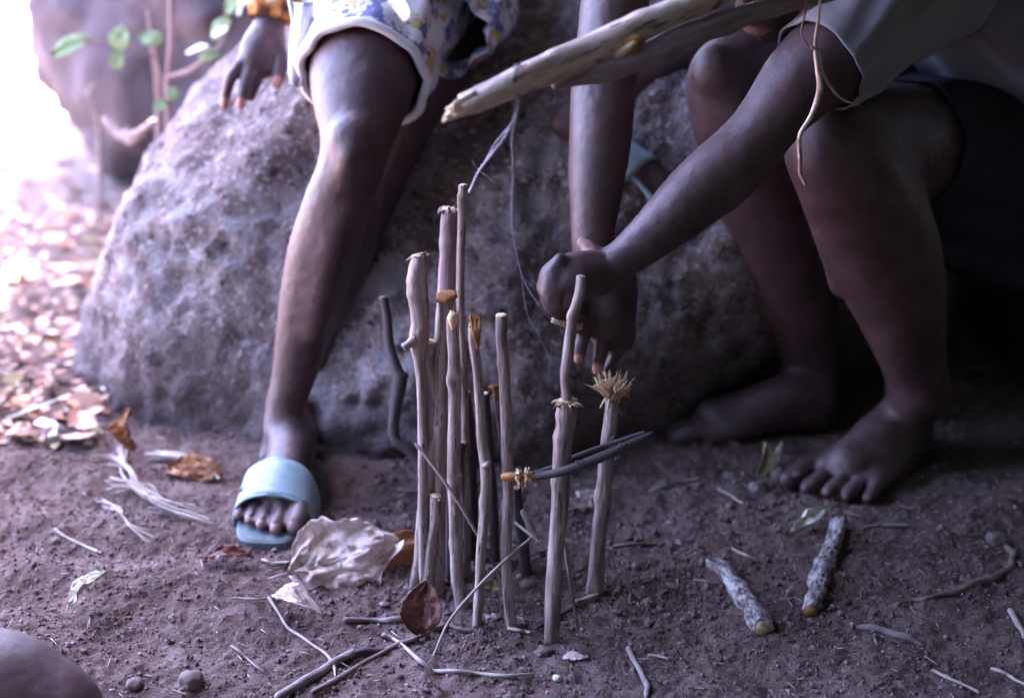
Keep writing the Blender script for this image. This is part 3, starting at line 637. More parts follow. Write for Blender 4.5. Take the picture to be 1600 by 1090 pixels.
# right pair
o, t, d, r = stake([(860, 1000, 22), (864, 940, 25), (868, 880, 26), (873, 800, 27), (877, 740, 29), (881, 690, 29), (884, 650, 30), (886, 626, 30)],
      top_dy=.015, label='thick pale stake with a thin stick rising from its frayed collar, crossed by the rails', seed=20, knots=3, cutm='fibre')
fray(o, t, d, r*1.05, 50, .010, 1.1, droop=.4, seed=10); fray(o, t-d*.003, d, r*1.05, 30, .008, 1.1, droop=1, seed=12, m='bark_rough')
c = MB(); tube(c, grow([(*t, .0060), pr(884, 590, 1.60, 7.5), pr(886, 560, 1.60, 8.5), pr(891, 525, 1.60, 8.5), pr(898, 490, 1.60, 8), pr(904, 460, 1.60, 8), pr(908, 432, 1.60, 7)], 3), 8, 14, jit=.12, dome=False, rough_end=.001, seed=4, knots=[(.11, 1, .002, .006)]); link('upper_stick', c.me(), M['bark'], o)
S10Y = 1.59
o, t, d, r = stake([(929, 925, 26), (935, 860, 25), (940, 800, 25), (946, 740, 24), (950, 700, 23), (954, 650, 23), (957, 622, 22)],
      top_dy=.015, label='stake with a bushy yellow frayed top, rightmost of the upright stakes', seed=22, knots=2, cutm='fibre', m='bark')
fray(o, t, d, r*.85, 150, .034, .30, droop=.25, seed=14, rad=.0006); fray(o, t+d*.016, (d+Vector((.25, 0, .1))).normalized(), r*1.0, 260, .017, .85, droop=.9, seed=15, rad=.0005); fray(o, t, Vector((.1, -.4, -1)).normalized(), r*.8, 14, .022, .3, droop=.5, seed=16, rad=.0011, m='fibre')
# darker stakes behind
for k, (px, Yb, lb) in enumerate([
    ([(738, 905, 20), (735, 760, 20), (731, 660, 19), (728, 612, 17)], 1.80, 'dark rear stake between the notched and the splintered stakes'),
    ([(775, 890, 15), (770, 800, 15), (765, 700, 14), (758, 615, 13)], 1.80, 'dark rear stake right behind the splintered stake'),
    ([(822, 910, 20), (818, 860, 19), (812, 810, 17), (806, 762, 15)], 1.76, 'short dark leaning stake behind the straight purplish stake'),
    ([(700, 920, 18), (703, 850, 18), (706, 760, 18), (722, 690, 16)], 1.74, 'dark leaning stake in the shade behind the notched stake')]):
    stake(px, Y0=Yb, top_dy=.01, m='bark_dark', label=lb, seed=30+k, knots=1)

# ---------------------------------------------------------------- rails tied to the right pair
def stick(name, rows, m, label, cat, seg=12, n=6, jit=.08, knots=(), seed=0, group=None, parent=None, dome=False):
    mb = MB(); tube(mb, rows, n, seg, jit=jit, knots=knots, seed=seed, dome=dome, rough_end=.0008)
    o = link(name, mb.me(), M[m], parent)
    if label: tagp(o, label, cat, group)
    return o
rg = 'dark rails lashed across the stakes'
ra = empty('rail', P(910, 725, 1.56), 'front dark rail with a frayed orange end, tied across two stakes', 'rail', rg)
stick('stem', [pr(838, 744, 1.575, 6.5), pr(880, 736, 1.568, 7), pr(930, 718, 1.575, 8), (pr(975, 699, 1.585, 8)), pr(1021, 679, 1.60, 7)], 'bark_dark', None, None, parent=ra, seed=3)
c = MB(); tube(c, [pr(784, 745, 1.582, 5), pr(800, 744, 1.58, 7), pr(822, 745, 1.578, 6), pr(842, 745, 1.575, 5.5)], 5, 12, jit=.2, dome=False, rough_end=.002); link('peeled_end', c.me(), M['wood_or'], ra)
for k, x in enumerate((812, 826)): fray(ra, Vector(pr(x, 745, 1.577, 0)[:3]), Vector((1, 0, -.02)).normalized(), .0052, 45, .008, 1.2, seed=40+k, rad=.0009)
rb = empty('rail', P(910, 712, 1.62), 'rear thinner rail behind the stakes, parallel to the front rail', 'rail', rg)
stick('stem', [pr(830, 742, 1.622, 4.5), pr(870, 728, 1.625, 5), pr(905, 712, 1.632, 5.5), pr(960, 693, 1.64, 5.5), pr(1008, 676, 1.645, 4.5)], 'bark_dark', None, None, parent=rb, seed=5)
def lash(par, px, py, Y, ra_, tilt=0):
    mb = MB()
    for k in range(3):
        rows = []
        for i in range(13):
            a = 2*math.pi*i/12; c_ = P(px+k*3-3, py, Y)
            rows.append((c_.x+.002*math.sin(a)+tilt*math.cos(a), c_.y+ra_*math.cos(a)*1.3, c_.z+ra_*math.sin(a), .0008))
        tube(mb, rows, 2, 6)
    tube(mb, [pr(px, py-8, Y-.01, 1), pr(px+6, py-15, Y-.014, 1), pr(px+14, py-12, Y-.012, .8)], 3, 6)
    link('wire_tie', mb.me(), M['wire'], par)
lash(ra, 900, 733, 1.58, .010); lash(ra, 968, 706, 1.59, .010); lash(rb, 953, 697, 1.645, .009)

# ---------------------------------------------------------------- held forked branch
hb = empty('forked_branch', P(1100, 40, 1.66), 'long pale forked branch with a snapped end reaching in from the top right', 'branch')
stick('stem', [pr(722, 165, 1.498, 17), pr(745, 157, 1.502, 19), pr(775, 144, 1.51, 20), pr(820, 124, 1.53, 23), pr(880, 98, 1.56, 25), pr(950, 68, 1.59, 26), pr(1000, 43, 1.61, 24), pr(1060, 16, 1.64, 21), pr(1120, -8, 1.67, 20), pr(1200, -36, 1.72, 20), pr(1300, -66, 1.78, 20), pr(1450, -115, 1.9, 22), pr(1700, -180, 2.15, 22), pr(2050, -300, 2.5, 22)], 'bark_pale', None, None, seg=24, n=10, jit=.10, parent=hb, seed=3, knots=[(.20, 2, .004, .012), (.12, 1, .002, .006), (.34, 4, .004, .02)])
stick('side_branch', [pr(868, 134, 1.56, 6), pr(900, 123, 1.565, 12), pr(945, 110, 1.575, 18), pr(1000, 91, 1.59, 20), pr(1060, 64, 1.62, 20), pr(1120, 41, 1.66, 19), pr(1200, 13, 1.71, 17), pr(1300, -14, 1.79, 16), pr(1500, -60, 2.0, 17)], 'bark_rough', None, None, seg=20, n=8, jit=.14, parent=hb, seed=8, knots=[(.06, 4, .005, .01), (.12, 2, .004, .01)], dome=True)
c = MB(); ball(c, pr(976, 78, 1.578, 0)[:3], (.024, .004, .0095), Matrix.Rotation(R(-38), 4, 'Y')); link('scar', c.me(), M['wood_or'], hb)
c = MB(); ball(c, pr(976, 79, 1.574, 0)[:3], (.016, .004, .0045), Matrix.Rotation(R(-38), 4, 'Y')); link('scar_core', c.me(), M['wood'], hb)
# snapped end: splinters
rnd = random.Random(4); c = MB()
for i in range(44):
    a = rnd.uniform(-15, 15); dy = rnd.uniform(-.010, .010); e = rnd.uniform(694, 722) + (6 if a < -8 else 0)
    cx, cy = 740-a*.25, 158+a
    tube(c, [pr(cx, cy, 1.503+dy, 4), pr((cx+e)/2-a*.1, cy+(cx-e)*.22, 1.500+dy, 3.6), pr(e-a*.25, cy+(cx-e)*.44, 1.497+dy, 2.2)], 2, 6, jit=.2, seed=i, dome=False)
link('snapped_end', c.me(), M['wood_raw'], hb)
# string
sg = empty('string', P(808, 130, 1.52), 'thin blue-grey string tied round the pale branch and hanging down in strands', 'string')
def strand(rows, r=.0014, tw=True, m='string'):
    q = cr([pr(a, b, Y, 1) for a, b, Y in rows], 10)[:, :3]
    for ph in ((0, math.pi) if tw else (0,)):
        mb = MB(); n = len(q); rr = [(q[i][0]+(r*.8*math.sin(i*1.1+ph) if tw else 0), q[i][1], q[i][2]+(r*.5*math.cos(i*1.1+ph) if tw else 0), r*.75) for i in range(n)]
        tube(mb, rr, 1, 6); link('strand', mb.me(), M[m], sg)
c = MB()
for k in range(2): tube(c, [(*(Vector(pr(806+k*4, 127, 1.525, 0)[:3])+Vector((.004*math.sin(a)*0+.003*math.cos(a), .0185*math.cos(a), .0185*math.sin(a)))), .0009) for a in np.linspace(0, 6.283, 17)], 2, 6)
link('knot_loop', c.me(), M['wire'], sg)
strand([(810, 148, 1.51), (808, 175, 1.512), (790, 212, 1.53), (765, 245, 1.56), (748, 268, 1.60), (738, 290, 1.66), (733, 300, 1.70)])
strand([(806, 150, 1.51), (800, 190, 1.515), (775, 222, 1.54), (752, 262, 1.59)], .0007, False)
strand([(748, 268, 1.60), (760, 274, 1.595), (772, 286, 1.59)], .0006, False)
strand([(750, 266, 1.60), (742, 258, 1.60), (738, 250, 1.60)], .0006, False)
strand([(808, 178, 1.512), (800, 215, 1.52), (802, 260, 1.54), (801, 300, 1.55), (800, 350, 1.58), (808, 400, 1.61), (820, 440, 1.63), (838, 470, 1.65), (862, 500, 1.67)], .0008, True)
strand([(815, 425, 1.62), (818, 460, 1.63), (826, 495, 1.63), (840, 520, 1.63), (852, 545, 1.63), (862, 568, 1.63)], .0006, False)
strand([(822, 438, 1.63), (845, 462, 1.64), (858, 490, 1.66)], .0006, False)
stick('gripped_stick', [pr(862, 500, 1.695, 4), pr(885, 505, 1.70, 7), pr(905, 510, 1.72, 7)], 'wood', 'stub of pale wood gripped in the fist', 'stick')
# hanging dry root
ht = empty('dry_twig', P(1265, 150, 1.66), 'thin pale dry vine hanging over the squatting person’s arm', 'twig')
stick('stem', [pr(1283, -40, 1.72, 2.2), pr(1280, 20, 1.72, 2.4), pr(1274, 70, 1.72, 3), pr(1278, 110, 1.72, 4), pr(1281, 142, 1.72, 5), pr(1268, 180, 1.72, 4.2), pr(1250, 212, 1.72, 4), pr(1250, 245, 1.72, 3.6), pr(1251, 270, 1.72, 3.2), pr(1258, 287, 1.72, 2.6)], 'bark_pale', None, None, parent=ht, seed=4, jit=.2, dome=True)
stick('side_shoot', [pr(1268, 74, 1.72, 3), pr(1280, 82, 1.72, 3), pr(1284, 110, 1.72, 2.8), pr(1300, 138, 1.72, 2.6), pr(1318, 156, 1.72, 1.8), pr(1345, 166, 1.72, 1)], 'twig_grey', None, None, parent=ht, jit=.2, dome=True)
stick('side_shoot', [pr(1262, -40, 1.72, 2), pr(1258, 20, 1.72, 1.8), pr(1252, 50, 1.72, 1.4), pr(1260, 68, 1.72, 1.4), pr(1268, 74, 1.72, 1.6)], 'twig', None, None, parent=ht, jit=.2, dome=True)
hb2 = MB()

# ---------------------------------------------------------------- leaves
def leaf(name, base, tip, width, m, label, curl=.2, crumple=.004, fold=.3, side_up=0.0, seed=0, nu=36, nv=20, jag=.05, shape=1.0, group=None, parent=None, nrm=None, stem=0, part=False):
    b = Vector(base); t = Vector(tip); d = t-b; L = d.length; d.normalize()
    up = Vector(nrm).normalized() if nrm is not None else Vector((0, 0, 1)); s_ = d.cross(up).normalized(); up = s_.cross(d).normalized()
    v = []; f = []; rnd = random.Random(seed); ph = rnd.random()*6
    U, Vv = np.meshgrid(np.linspace(0, 1, nu+1), np.linspace(-1, 1, nv+1), indexing='ij')
    wd = width*np.sin(np.pi*np.clip(U, 0.001, .999)**shape)**.62*(1+jag*1.6*fbm(U*7+seed, np.sign(Vv)*3+seed, oct=3))
    lat = Vv*wd; z = fold*np.abs(lat)+curl*L*np.sin(U*math.pi)*.5*np.cos(Vv*.8)
    z = z+crumple*fbm(U*5+seed, Vv*3, oct=3, seed=seed)+.25*crumple*np.abs(np.sin((U*9-np.abs(Vv)*2.2)*math.pi))*np.abs(Vv)+curl*.4*lat*Vv
    z = z-.0012*np.exp(-(Vv/.06)**2)+side_up*lat
    u0 = U*L+crumple*.6*fbm(U*6, Vv*4+9, oct=2, seed=seed)
    pts = np.array(b)+u0[..., None]*np.array(d)+lat[..., None]*np.array(s_)+z[..., None]*np.array(up)
    v = pts.reshape(-1, 3); w = nv+1
    f = [(i*w+j, i*w+j+1, (i+1)*w+j+1, (i+1)*w+j) for i in range(nu) for j in range(nv)]
    o = link(name, mesh(v, f), M[m], parent); sd = o.modifiers.new('s', 'SOLIDIFY'); sd.thickness = .0006
    if not part: tagp(o, label, 'leaf', group)
    # raised veins
    if width > .02:
        vm = MB(); mid = [(*(pts[i, nv//2]+np.array(up)*.0004), (.0011+.012*max(0, width-.02))*(1-i/nu)+.0003) for i in range(0, nu+1, 3)]; tube(vm, mid, 2, 6)
        for k in range(4, nu-6, 5):
            for sg_ in (-1, 1):
                row = []
                for q in range(0, nv//2-1, 2):
                    ii = min(nu, k+int(q*.9)); row.append((*(pts[ii, nv//2+sg_*q]+np.array(up)*.0003), .0005*(1-q/nv)))
                if len(row) > 2: tube(vm, row, 2, 5)
        link('vein', vm.me(), M['leaf_white'] if m == 'leaf_pale' else M[m], o)
    if stem:
        sm_ = MB(); tube(sm_, [(*b, .0012), (*(b-d*stem*.5+up*.003), .0011), (*(b-d*stem+up*.001), .0010)], 3, 6); link('petiole', sm_.me(), M[m], o)
    return o
g = G
a_ = P(458, 893, 1.72); b_ = P(618, 848, 1.78)
leaf('dry_leaf', a_, b_, .058, 'leaf_pale', 'large crumpled pale leaf lying in front of the sandalled foot', curl=-.05, crumple=.015, fold=-.08, seed=3, nrm=(-.10, -.75, .62), shape=.85, jag=.12, stem=.035, nu=54, nv=30)
leaf('dry_leaf', P(578, 940, 1.745), P(668, 838, 1.80), .050, 'leaf_orange', 'orange-brown leaf tucked behind the large pale leaf', curl=-.06, crumple=.009, fold=.1, seed=5, nrm=(.1, -.8, .6), shape=.9)
leaf('dry_leaf', P(668, 905, 1.60), P(655, 990, 1.575), .027, 'leaf_red', 'glossy dark red leaf propped against the short stake stub', curl=.12, crumple=.003, fold=.35, seed=7, nrm=(-.15, -.85, -.25), shape=1.25, jag=.02, stem=.012)
leaf('dry_leaf', g(430, 945, .012), g(505, 975, .012), .014, 'leaf_pale', 'small torn curled leaf beside the crossing twigs', curl=.5, crumple=.006, fold=.8, seed=8, nrm=(0, -.4, .8))
leaf('dry_leaf', g(112, 962, .012), g(168, 915, .02), .013, 'leaf_white', 'small whitish curled leaf on bare soil at left', curl=.3, crumple=.006, fold=.6, seed=9, nrm=(-.4, -.3, .8))
leaf('dry_leaf', P(1184, 742, 2.03), P(1196, 692, 2.04), .012, 'leaf_olive', 'folded yellow and white leaf in front of the bare toes', curl=.2, crumple=.003, fold=1.2, seed=10, nrm=(.3, -.8, .2))
leaf('dry_leaf', P(1192, 740, 2.02), P(1222, 690, 2.05), .007, 'leaf_white', 'narrow white leaf sliver leaning beside the folded yellow leaf', curl=.2, crumple=.002, fold=.4, seed=11, nrm=(.3, -.8, .2))
leaf('dry_leaf', g(888, 800, .010), g(935, 782, .012), .017, 'leaf_pale', 'small pale ragged leaf between the two right stakes', curl=.1, crumple=.006, fold=-.2, seed=12, nrm=(0, -.5, .8), jag=.25)
leaf('dry_leaf', P(760, 945, 1.70), P(772, 908, 1.72), .016, 'leaf_olive', 'small olive leaf at the foot of the splintered stake', curl=.15, crumple=.003, fold=.2, seed=13, nrm=(0, -.9, .3))
leaf('dry_leaf', g(1236, 838, .01), g(1296, 806, .014), .010, 'leaf_white', 'white curled bark flake in front of the bare toes', curl=.1, crumple=.006, fold=.8, seed=14, nrm=(.1, -.4, .9), jag=.2)
leaf('dry_leaf', P(212, 700, 2.08), P(205, 640, 2.10), .018, 'leaf_orange', 'brown curled leaf leaning on the boulder foot at left', curl=.5, crumple=.008, fold=.9, seed=15, nrm=(-.5, -.8, .1))
leaf('dry_leaf', g(318, 885, .008), g(395, 880, .010), .014, 'leaf_red', 'dark brown leaf flat on the soil in front of the sandal', curl=.3, crumple=.004, fold=.3, seed=16)
leaf('dry_leaf', g(265, 740, .01), g(345, 752, .014), .022, 'leaf_orange', 'brown leaf on the soil left of the ankle', curl=.2, crumple=.01, fold=.2, seed=17, nrm=(0, -.5, .8))
leaf('dry_leaf', P(745, 612, 1.84), P(790, 622, 1.86), .014, 'leaf_orange', 'brown leaf caught among the rear stakes', curl=.2, crumple=.006, fold=.3, seed=18, nrm=(0, -.6, .8))
leaf('dry_leaf', g(880, 1030, .003), g(918, 1030, .004), .007, 'leaf_pale', 'tiny pinkish leaf right of the round pebble', curl=.1, crumple=.002, fold=.2, seed=19)

# ---------------------------------------------------------------- lying pieces of wood and twigs
def gl(rows, lift=.0):
    out = []
    for (x, y, w) in rows:
        p = G(x, y); d = p.y*math.cos(PITCH)+(1-p.z)*math.sin(PITCH); r = w/2*d/F
        out.append((p.x, p.y, p.z+r*.7+lift, r))
    return out
def lump(name, rows, label, seed):
    o = empty(name, rows[0][:3], label, 'wood', 'short grey bark-covered wood pieces on the soil')
    q = [(r[0], r[1], r[2], r[3]) for r in rows]
    mb = MB(); tube(mb, q, 12, 20, jit=.30, seed=seed, dome=False, rough_end=.004, knots=[(.03, 1, .005, .01), (.08, 3, .004, .012), (.12, 5, .004, .01)]); link('bark', mb.me(), M['bark_grey'], o)
    e = Vector(rows[0][:3]); dd = (e-Vector(rows[1][:3])).normalized(); c = MB(); tube(c, [(*(e-dd*.002), rows[0][3]*.85), (*(e+dd*.002), rows[0][3]*.75)], 1, 12, dome=False, rough_end=.002, jit=.3); link('broken_end', c.me(), M['wood_or'] if seed == 2 else M['fibre'], o)
lump('wood_piece', gl([(1194, 990, 32), (1175, 960, 30), (1150, 925, 26), (1130, 900, 27), (1112, 886, 30)]), 'short grey piece of wood lying left of the other, its yellow end towards us', 1)
lump('wood_piece', gl([(1266, 962, 24), (1276, 925, 28), (1292, 880, 29), (1305, 848, 26), (1312, 824, 26)]), 'short grey piece of wood standing nearly upright in view, right of the other', 2)
TW = 'twigs and straws lying on the soil'
def tw(rows, m, label, lift=.001, seed=0, name='twig', n=5): 
    rr_ = random.Random(len(label)*7+int(rows[0][0])); q_ = [rows[0]]
    for a_, b_ in zip(rows, rows[1:]):
        L_ = math.hypot(b_[0]-a_[0], b_[1]-a_[1]); q_ += [((a_[0]+b_[0])/2+rr_.uniform(-.045, .045)*L_, (a_[1]+b_[1])/2+rr_.uniform(-.045, .045)*L_, (a_[2]+b_[2])/2*rr_.uniform(.8, 1.15)), b_]
    rows = q_
    return stick(name, gl(rows, lift), m, label, 'twig', seg=8, n=n, jit=.15, seed=seed, group=TW, dome=True)
def ta(rows, m, label, seed=0, name='twig'): 
    return stick(name, [pr(*r) for r in rows], m, label, 'twig', seg=8, n=6, jit=.12, seed=seed, group='thin twigs leaning among the stakes', dome=True)
ta([(650, 694, 1.70, 2.4), (700, 760, 1.655, 2.6), (748, 838, 1.625, 2.8), (790, 915, 1.62, 2.4)], 'twig', 'thin dark twig slanting down across three stakes')
ta([(830, 840, 1.66, 2), (792, 872, 1.60, 2.2), (745, 918, 1.56, 2.2), (702, 970, 1.55, 2.2), (675, 1030, 1.53, 2)], 'straw', 'pale straw slanting down left from behind the straight stake to the soil')
ta([(805, 816, 1.70, 2), (825, 832, 1.68, 2.4), (842, 846, 1.67, 1.6)], 'straw', 'short forked straw tip beside the thick collared stake')
ta([(882, 848, 1.62, 3), (890, 900, 1.60, 3.2), (903, 982, 1.585, 3)], 'twig_grey', 'thin brown twig propped upright between the right stakes')
ta([(818, 800, 1.74, 5), (828, 820, 1.73, 6), (838, 838, 1.72, 3)], 'twig_grey', 'short greenish sliver leaning behind the straight purplish stake')
ta([(770, 600, 1.80, 1.2), (775, 640, 1.79, 1.4), (782, 690, 1.78, 1.4)], 'twig', 'hair-thin twig between splintered and straight stakes')
tw([(600, 995, 6), (625, 1008, 6), (655, 1035, 7), (680, 1052, 7), (750, 1056, 6), (832, 1056, 5)], 'straw', 'long bent pale straw along the near edge', .002)
tw([(436, 1094, 15), (480, 1066, 14), (520, 1042, 14), (550, 1026, 13)], 'twig_grey', 'thick grey stick at the near edge pointing to the stakes', .002, 4)
tw([(490, 1085, 9), (560, 1045, 9), (620, 1012, 9), (668, 992, 10)], 'twig', 'dark thin stick parallel to the thick grey stick', .002, 5)
tw([(555, 1026, 10), (585, 1020, 9), (600, 1019, 6)], 'bark_dark', 'short black stick end beside the thick grey stick', .002, 6)
tw([(420, 938, 5), (450, 985, 5), (490, 1012, 4), (520, 1038, 5), (524, 1060, 4)], 'straw', 'pale jointed straw left of the thick grey stick', .003)
tw([(365, 938, 4), (400, 940, 4), (432, 936, 4), (456, 920, 5)], 'twig_grey', 'thin grey twig pointing at the large leaf', .003)
tw([(410, 878, 4), (425, 884, 4), (445, 882, 4), (458, 880, 3)], 'straw', 'small curved white straw by the large leaf', .003)
tw([(362, 1012, 4), (385, 1030, 4), (412, 1052, 4)], 'twig_grey', 'thin grey twig at the lower left', .002)
tw([(540, 972, 9), (590, 972, 9), (632, 970, 9)], 'twig_grey', 'grey twig lying left of the red leaf', .001)
tw([(660, 985, 8), (700, 980, 8), (735, 988, 7)], 'twig', 'brown twig lying right of the red leaf', .001)
tw([(86, 830, 5), (120, 850, 5), (158, 866, 4)], 'straw', 'short pale straw on the soil at far left', .002)
tw([(982, 1018, 9), (998, 1048, 10), (1012, 1078, 10), (1010, 1092, 8)], 'twig_grey', 'flat grey-green stem at the near edge right of centre', .002)
tw([(1014, 1026, 4), (1044, 1032, 5)], 'straw', 'tiny pale straw near the flat grey-green stem', .002)
tw([(1145, 860, 5), (1165, 870, 5), (1184, 880, 5)], 'straw', 'short pale chip above the left wood piece', .002)
tw([(1085, 908, 5), (1120, 914, 5)], 'twig_grey', 'grey twig under the left wood piece', .001)
tw([(1348, 828, 5), (1385, 824, 6), (1418, 824, 6)], 'twig_grey', 'short straight twig right of the toes', .002)
tw([(1402, 946, 9), (1450, 936, 11), (1510, 920, 13), (1555, 905, 14), (1580, 888, 13), (1584, 866, 12), (1568, 850, 11)], 'twig', 'thick hooked root half buried at the right', -.002, 7, 'root')
tw([(1340, 980, 9), (1380, 986, 12), (1415, 996, 12), (1442, 1008, 7)], 'twig_grey', 'flat grey stick half buried below the hooked root', -.002, 8)
tw([(1458, 1050, 5), (1490, 1066, 5), (1528, 1084, 5)], 'straw', 'pale straw at the near right edge', .002)
tw([(1550, 1048, 6), (1575, 1058, 6), (1605, 1074, 6)], 'straw', 'pale straw in the near right corner', .002)
tw([(1578, 958, 9), (1590, 980, 12), (1600, 998, 8)], 'straw', 'split pale chip at the right edge', .002)
tw([(1122, 768, 4), (1140, 776, 4), (1160, 790, 4)], 'straw', 'thin straw in front of the toes of the far foot', .003)
tw([(1020, 768, 5), (1060, 757, 5), (1090, 752, 5)], 'twig_grey', 'thin grey twig right of the frayed stake', .003)
tw([(900, 946, 9), (922, 938, 9), (940, 930, 7)], 'straw', 'short pale split stick at the foot of the frayed stake', .003)
tw([(838, 984, 7), (860, 972, 7), (900, 950, 6)], 'bark_dark', 'dark stick crossing behind the thick collared stake', .001)
tw([(795, 985, 6), (812, 988, 6), (828, 991, 5)], 'straw', 'pale chip at the foot of the straight purplish stake', .002)
tw([(960, 855, 6), (1000, 852, 6), (1045, 848, 5)], 'twig', 'brown twig lying right of the frayed stake', .001)
tw([(1075, 1076, 4), (1100, 1078, 4)], 'twig', 'tiny twig at the near edge', .001)
tw([(800, 880, 5), (840, 868, 5), (880, 850, 5)], 'twig', 'brown twig behind the thick collared stake', .003)
tw([(622, 770, 5), (655, 774, 6)], 'twig_grey', 'short twig behind the bowed stake', .004)
# straw tuft at left
tuft = empty('straw_tuft', G(230, 780), 'tangle of bleached straw on the soil left of the sandal', 'straw')
for k, rows in enumerate([[(150, 728, 7), (185, 730, 8), (200, 745, 8), (225, 775, 8), (262, 802, 7), (320, 818, 4)], [(198, 740, 6), (192, 715, 6), (200, 700, 5)], [(235, 718, 12), (280, 724, 14), (320, 738, 14), (348, 752, 9)],
     [(160, 795, 4), (185, 805, 5), (205, 825, 4), (235, 845, 3)], [(170, 755, 5), (205, 757, 6), (235, 768, 5), (255, 790, 4)], [(175, 775, 4), (210, 768, 5), (250, 792, 4)], [(240, 800, 4), (290, 806, 4), (325, 818, 3)]]):
    for q in range(5):
        rr_ = random.Random(k*9+q); sp_ = [(x+rr_.uniform(-9, 9), y+rr_.uniform(-6, 6), w*rr_.uniform(.35, .6)) for x, y, w in rows]
        mb = MB(); tube(mb, gl(sp_, rr_.uniform(.002, .014)), 6, 7, jit=.25, seed=k, dome=True); link('straw', mb.me(), M['straw'], tuft)
bl = MB(); tube(bl, [pr(-25, 668, 2.30, 7), pr(20, 652, 2.26, 8), pr(60, 636, 2.24, 5), pr(90, 624, 2.23, 1.5)], 6, 8, flat=((0, .3, 1), .5)); tagp(link('grass_blade', bl.me(), M['leaf_white']), 'broad white dry grass blade entering from the left edge', 'grass blade')
# pebbles
def ico(r=1, sub=2):
    bm = bmesh.new(); bmesh.ops.create_icosphere(bm, subdivisions=sub, radius=r); v = np.array([q.co[:] for q in bm.verts]); f = [tuple(x.index for x in q.verts) for q in bm.faces]; bm.free(); return v, f
iv, jf = ico(1, 3)
for k, (x, y, rp, m, lb) in enumerate([(849, 1020, 13, 'pebble', 'round dark pebble at the foot of the thick collared stake'), (1558, 846, 18, 'pebble', 'smooth brownish pebble at the hook of the root'),
      (88, 847, 9, 'pebble', 'small grey pebble by the short straw at far left'), (172, 610, 0, '', ''), (1185, 765, 17, 'rock', 'angular grey stone beside the hidden big toe'), (1220, 748, 20, 'pebble', 'dusty stone touching the near bare foot'),
      (1140, 745, 12, 'rock', 'flat bluish stone between the two bare feet'), (870, 1060, 6, 'leaf_white', 'tiny white stone chip at the near edge'), (270, 965, 7, 'pebble', 'tiny stone behind the whitish leaf'), (300, 1065, 16, 'pebble', 'pinkish stone at the lower left edge'), (212, 1070, 12, 'pebble', 'brown stone at the lower left edge beside the knee'), (825, 915, 13, 'pebble', 'dark stone behind the straight purplish stake')]):
    if rp == 0: continue
    p = G(x, y); rr = rp*2/F*.95; q = iv*np.array([1, .9, .72])*rr*(1+.30*fbm(iv[:, 0]*1.5+k, iv[:, 1]*1.5, iv[:, 2]*1.5, oct=3, seed=k))[:, None]
    tagp(link('pebble', mesh(q+np.array([p.x, p.y, p.z+rr*.2]), jf), M[m]), lb, 'pebble')
# soil crumbs, gravel, straw bits: nobody could count them
iv1, if1 = ico(1, 1); rnd = np.random.default_rng(3); VV = []; FF = []; n0 = 0
def scatter(N, x0, x1, y0, y1, rmin, rmax, pw):
    global n0
    for i in range(N):
        x = rnd.uniform(x0, x1); y = rnd.uniform(y0, y1)
        if float(vn(x*5, y*5, 0, 77)) < rnd.uniform(-1, .5): continue
        r = rmin+(rmax-rmin)*rnd.random()**pw; s_ = rnd.uniform(.65, 1.25, 3)
        v = iv1*s_*r*(1+.22*rnd.uniform(-1, 1, (len(iv1), 1))); a = rnd.uniform(0, 6.28); ca, sa = math.cos(a), math.sin(a)
        v = np.stack([v[:, 0]*ca-v[:, 1]*sa, v[:, 0]*sa+v[:, 1]*ca, v[:, 2]], 1)+np.array([x, y, float(gz(x, y))+r*.3])
        VV.append(v); FF.extend([tuple(q+n0 for q in t_) for t_ in if1]); n0 += len(v)
scatter(52000, -.85, .95, 1.30, 2.35, .0006, .0036, 3.6)
scatter(3500, -.3, .5, 1.6, 2.3, .001, .008, 4.5)
me = mesh(np.vstack(VV), FF, False); tagp(link('soil_crumbs', me, M['clod']), 'loose soil crumbs and grit over the ground', 'soil', kind='stuff')
mb = MB()
for i in range(1000):
    x = rnd.uniform(-.8, .95); y = rnd.uniform(1.32, 2.25); a = rnd.uniform(0, 6.28); L = .003+.026*rnd.random()**2; z = float(gz(x, y))+.0015
    dx, dy = math.cos(a)*L, math.sin(a)*L
    tube(mb, [(x, y, z, .0006), (x+dx*.5, y+dy*.5, z+.001, .0008), (x+dx, y+dy, z+rnd.uniform(0, .004), .0004)], 1, 4, dome=False)
tagp(link('straw_bits', mb.me(), M['straw']), 'tiny broken straw bits scattered in the soil', 'straw', kind='stuff')

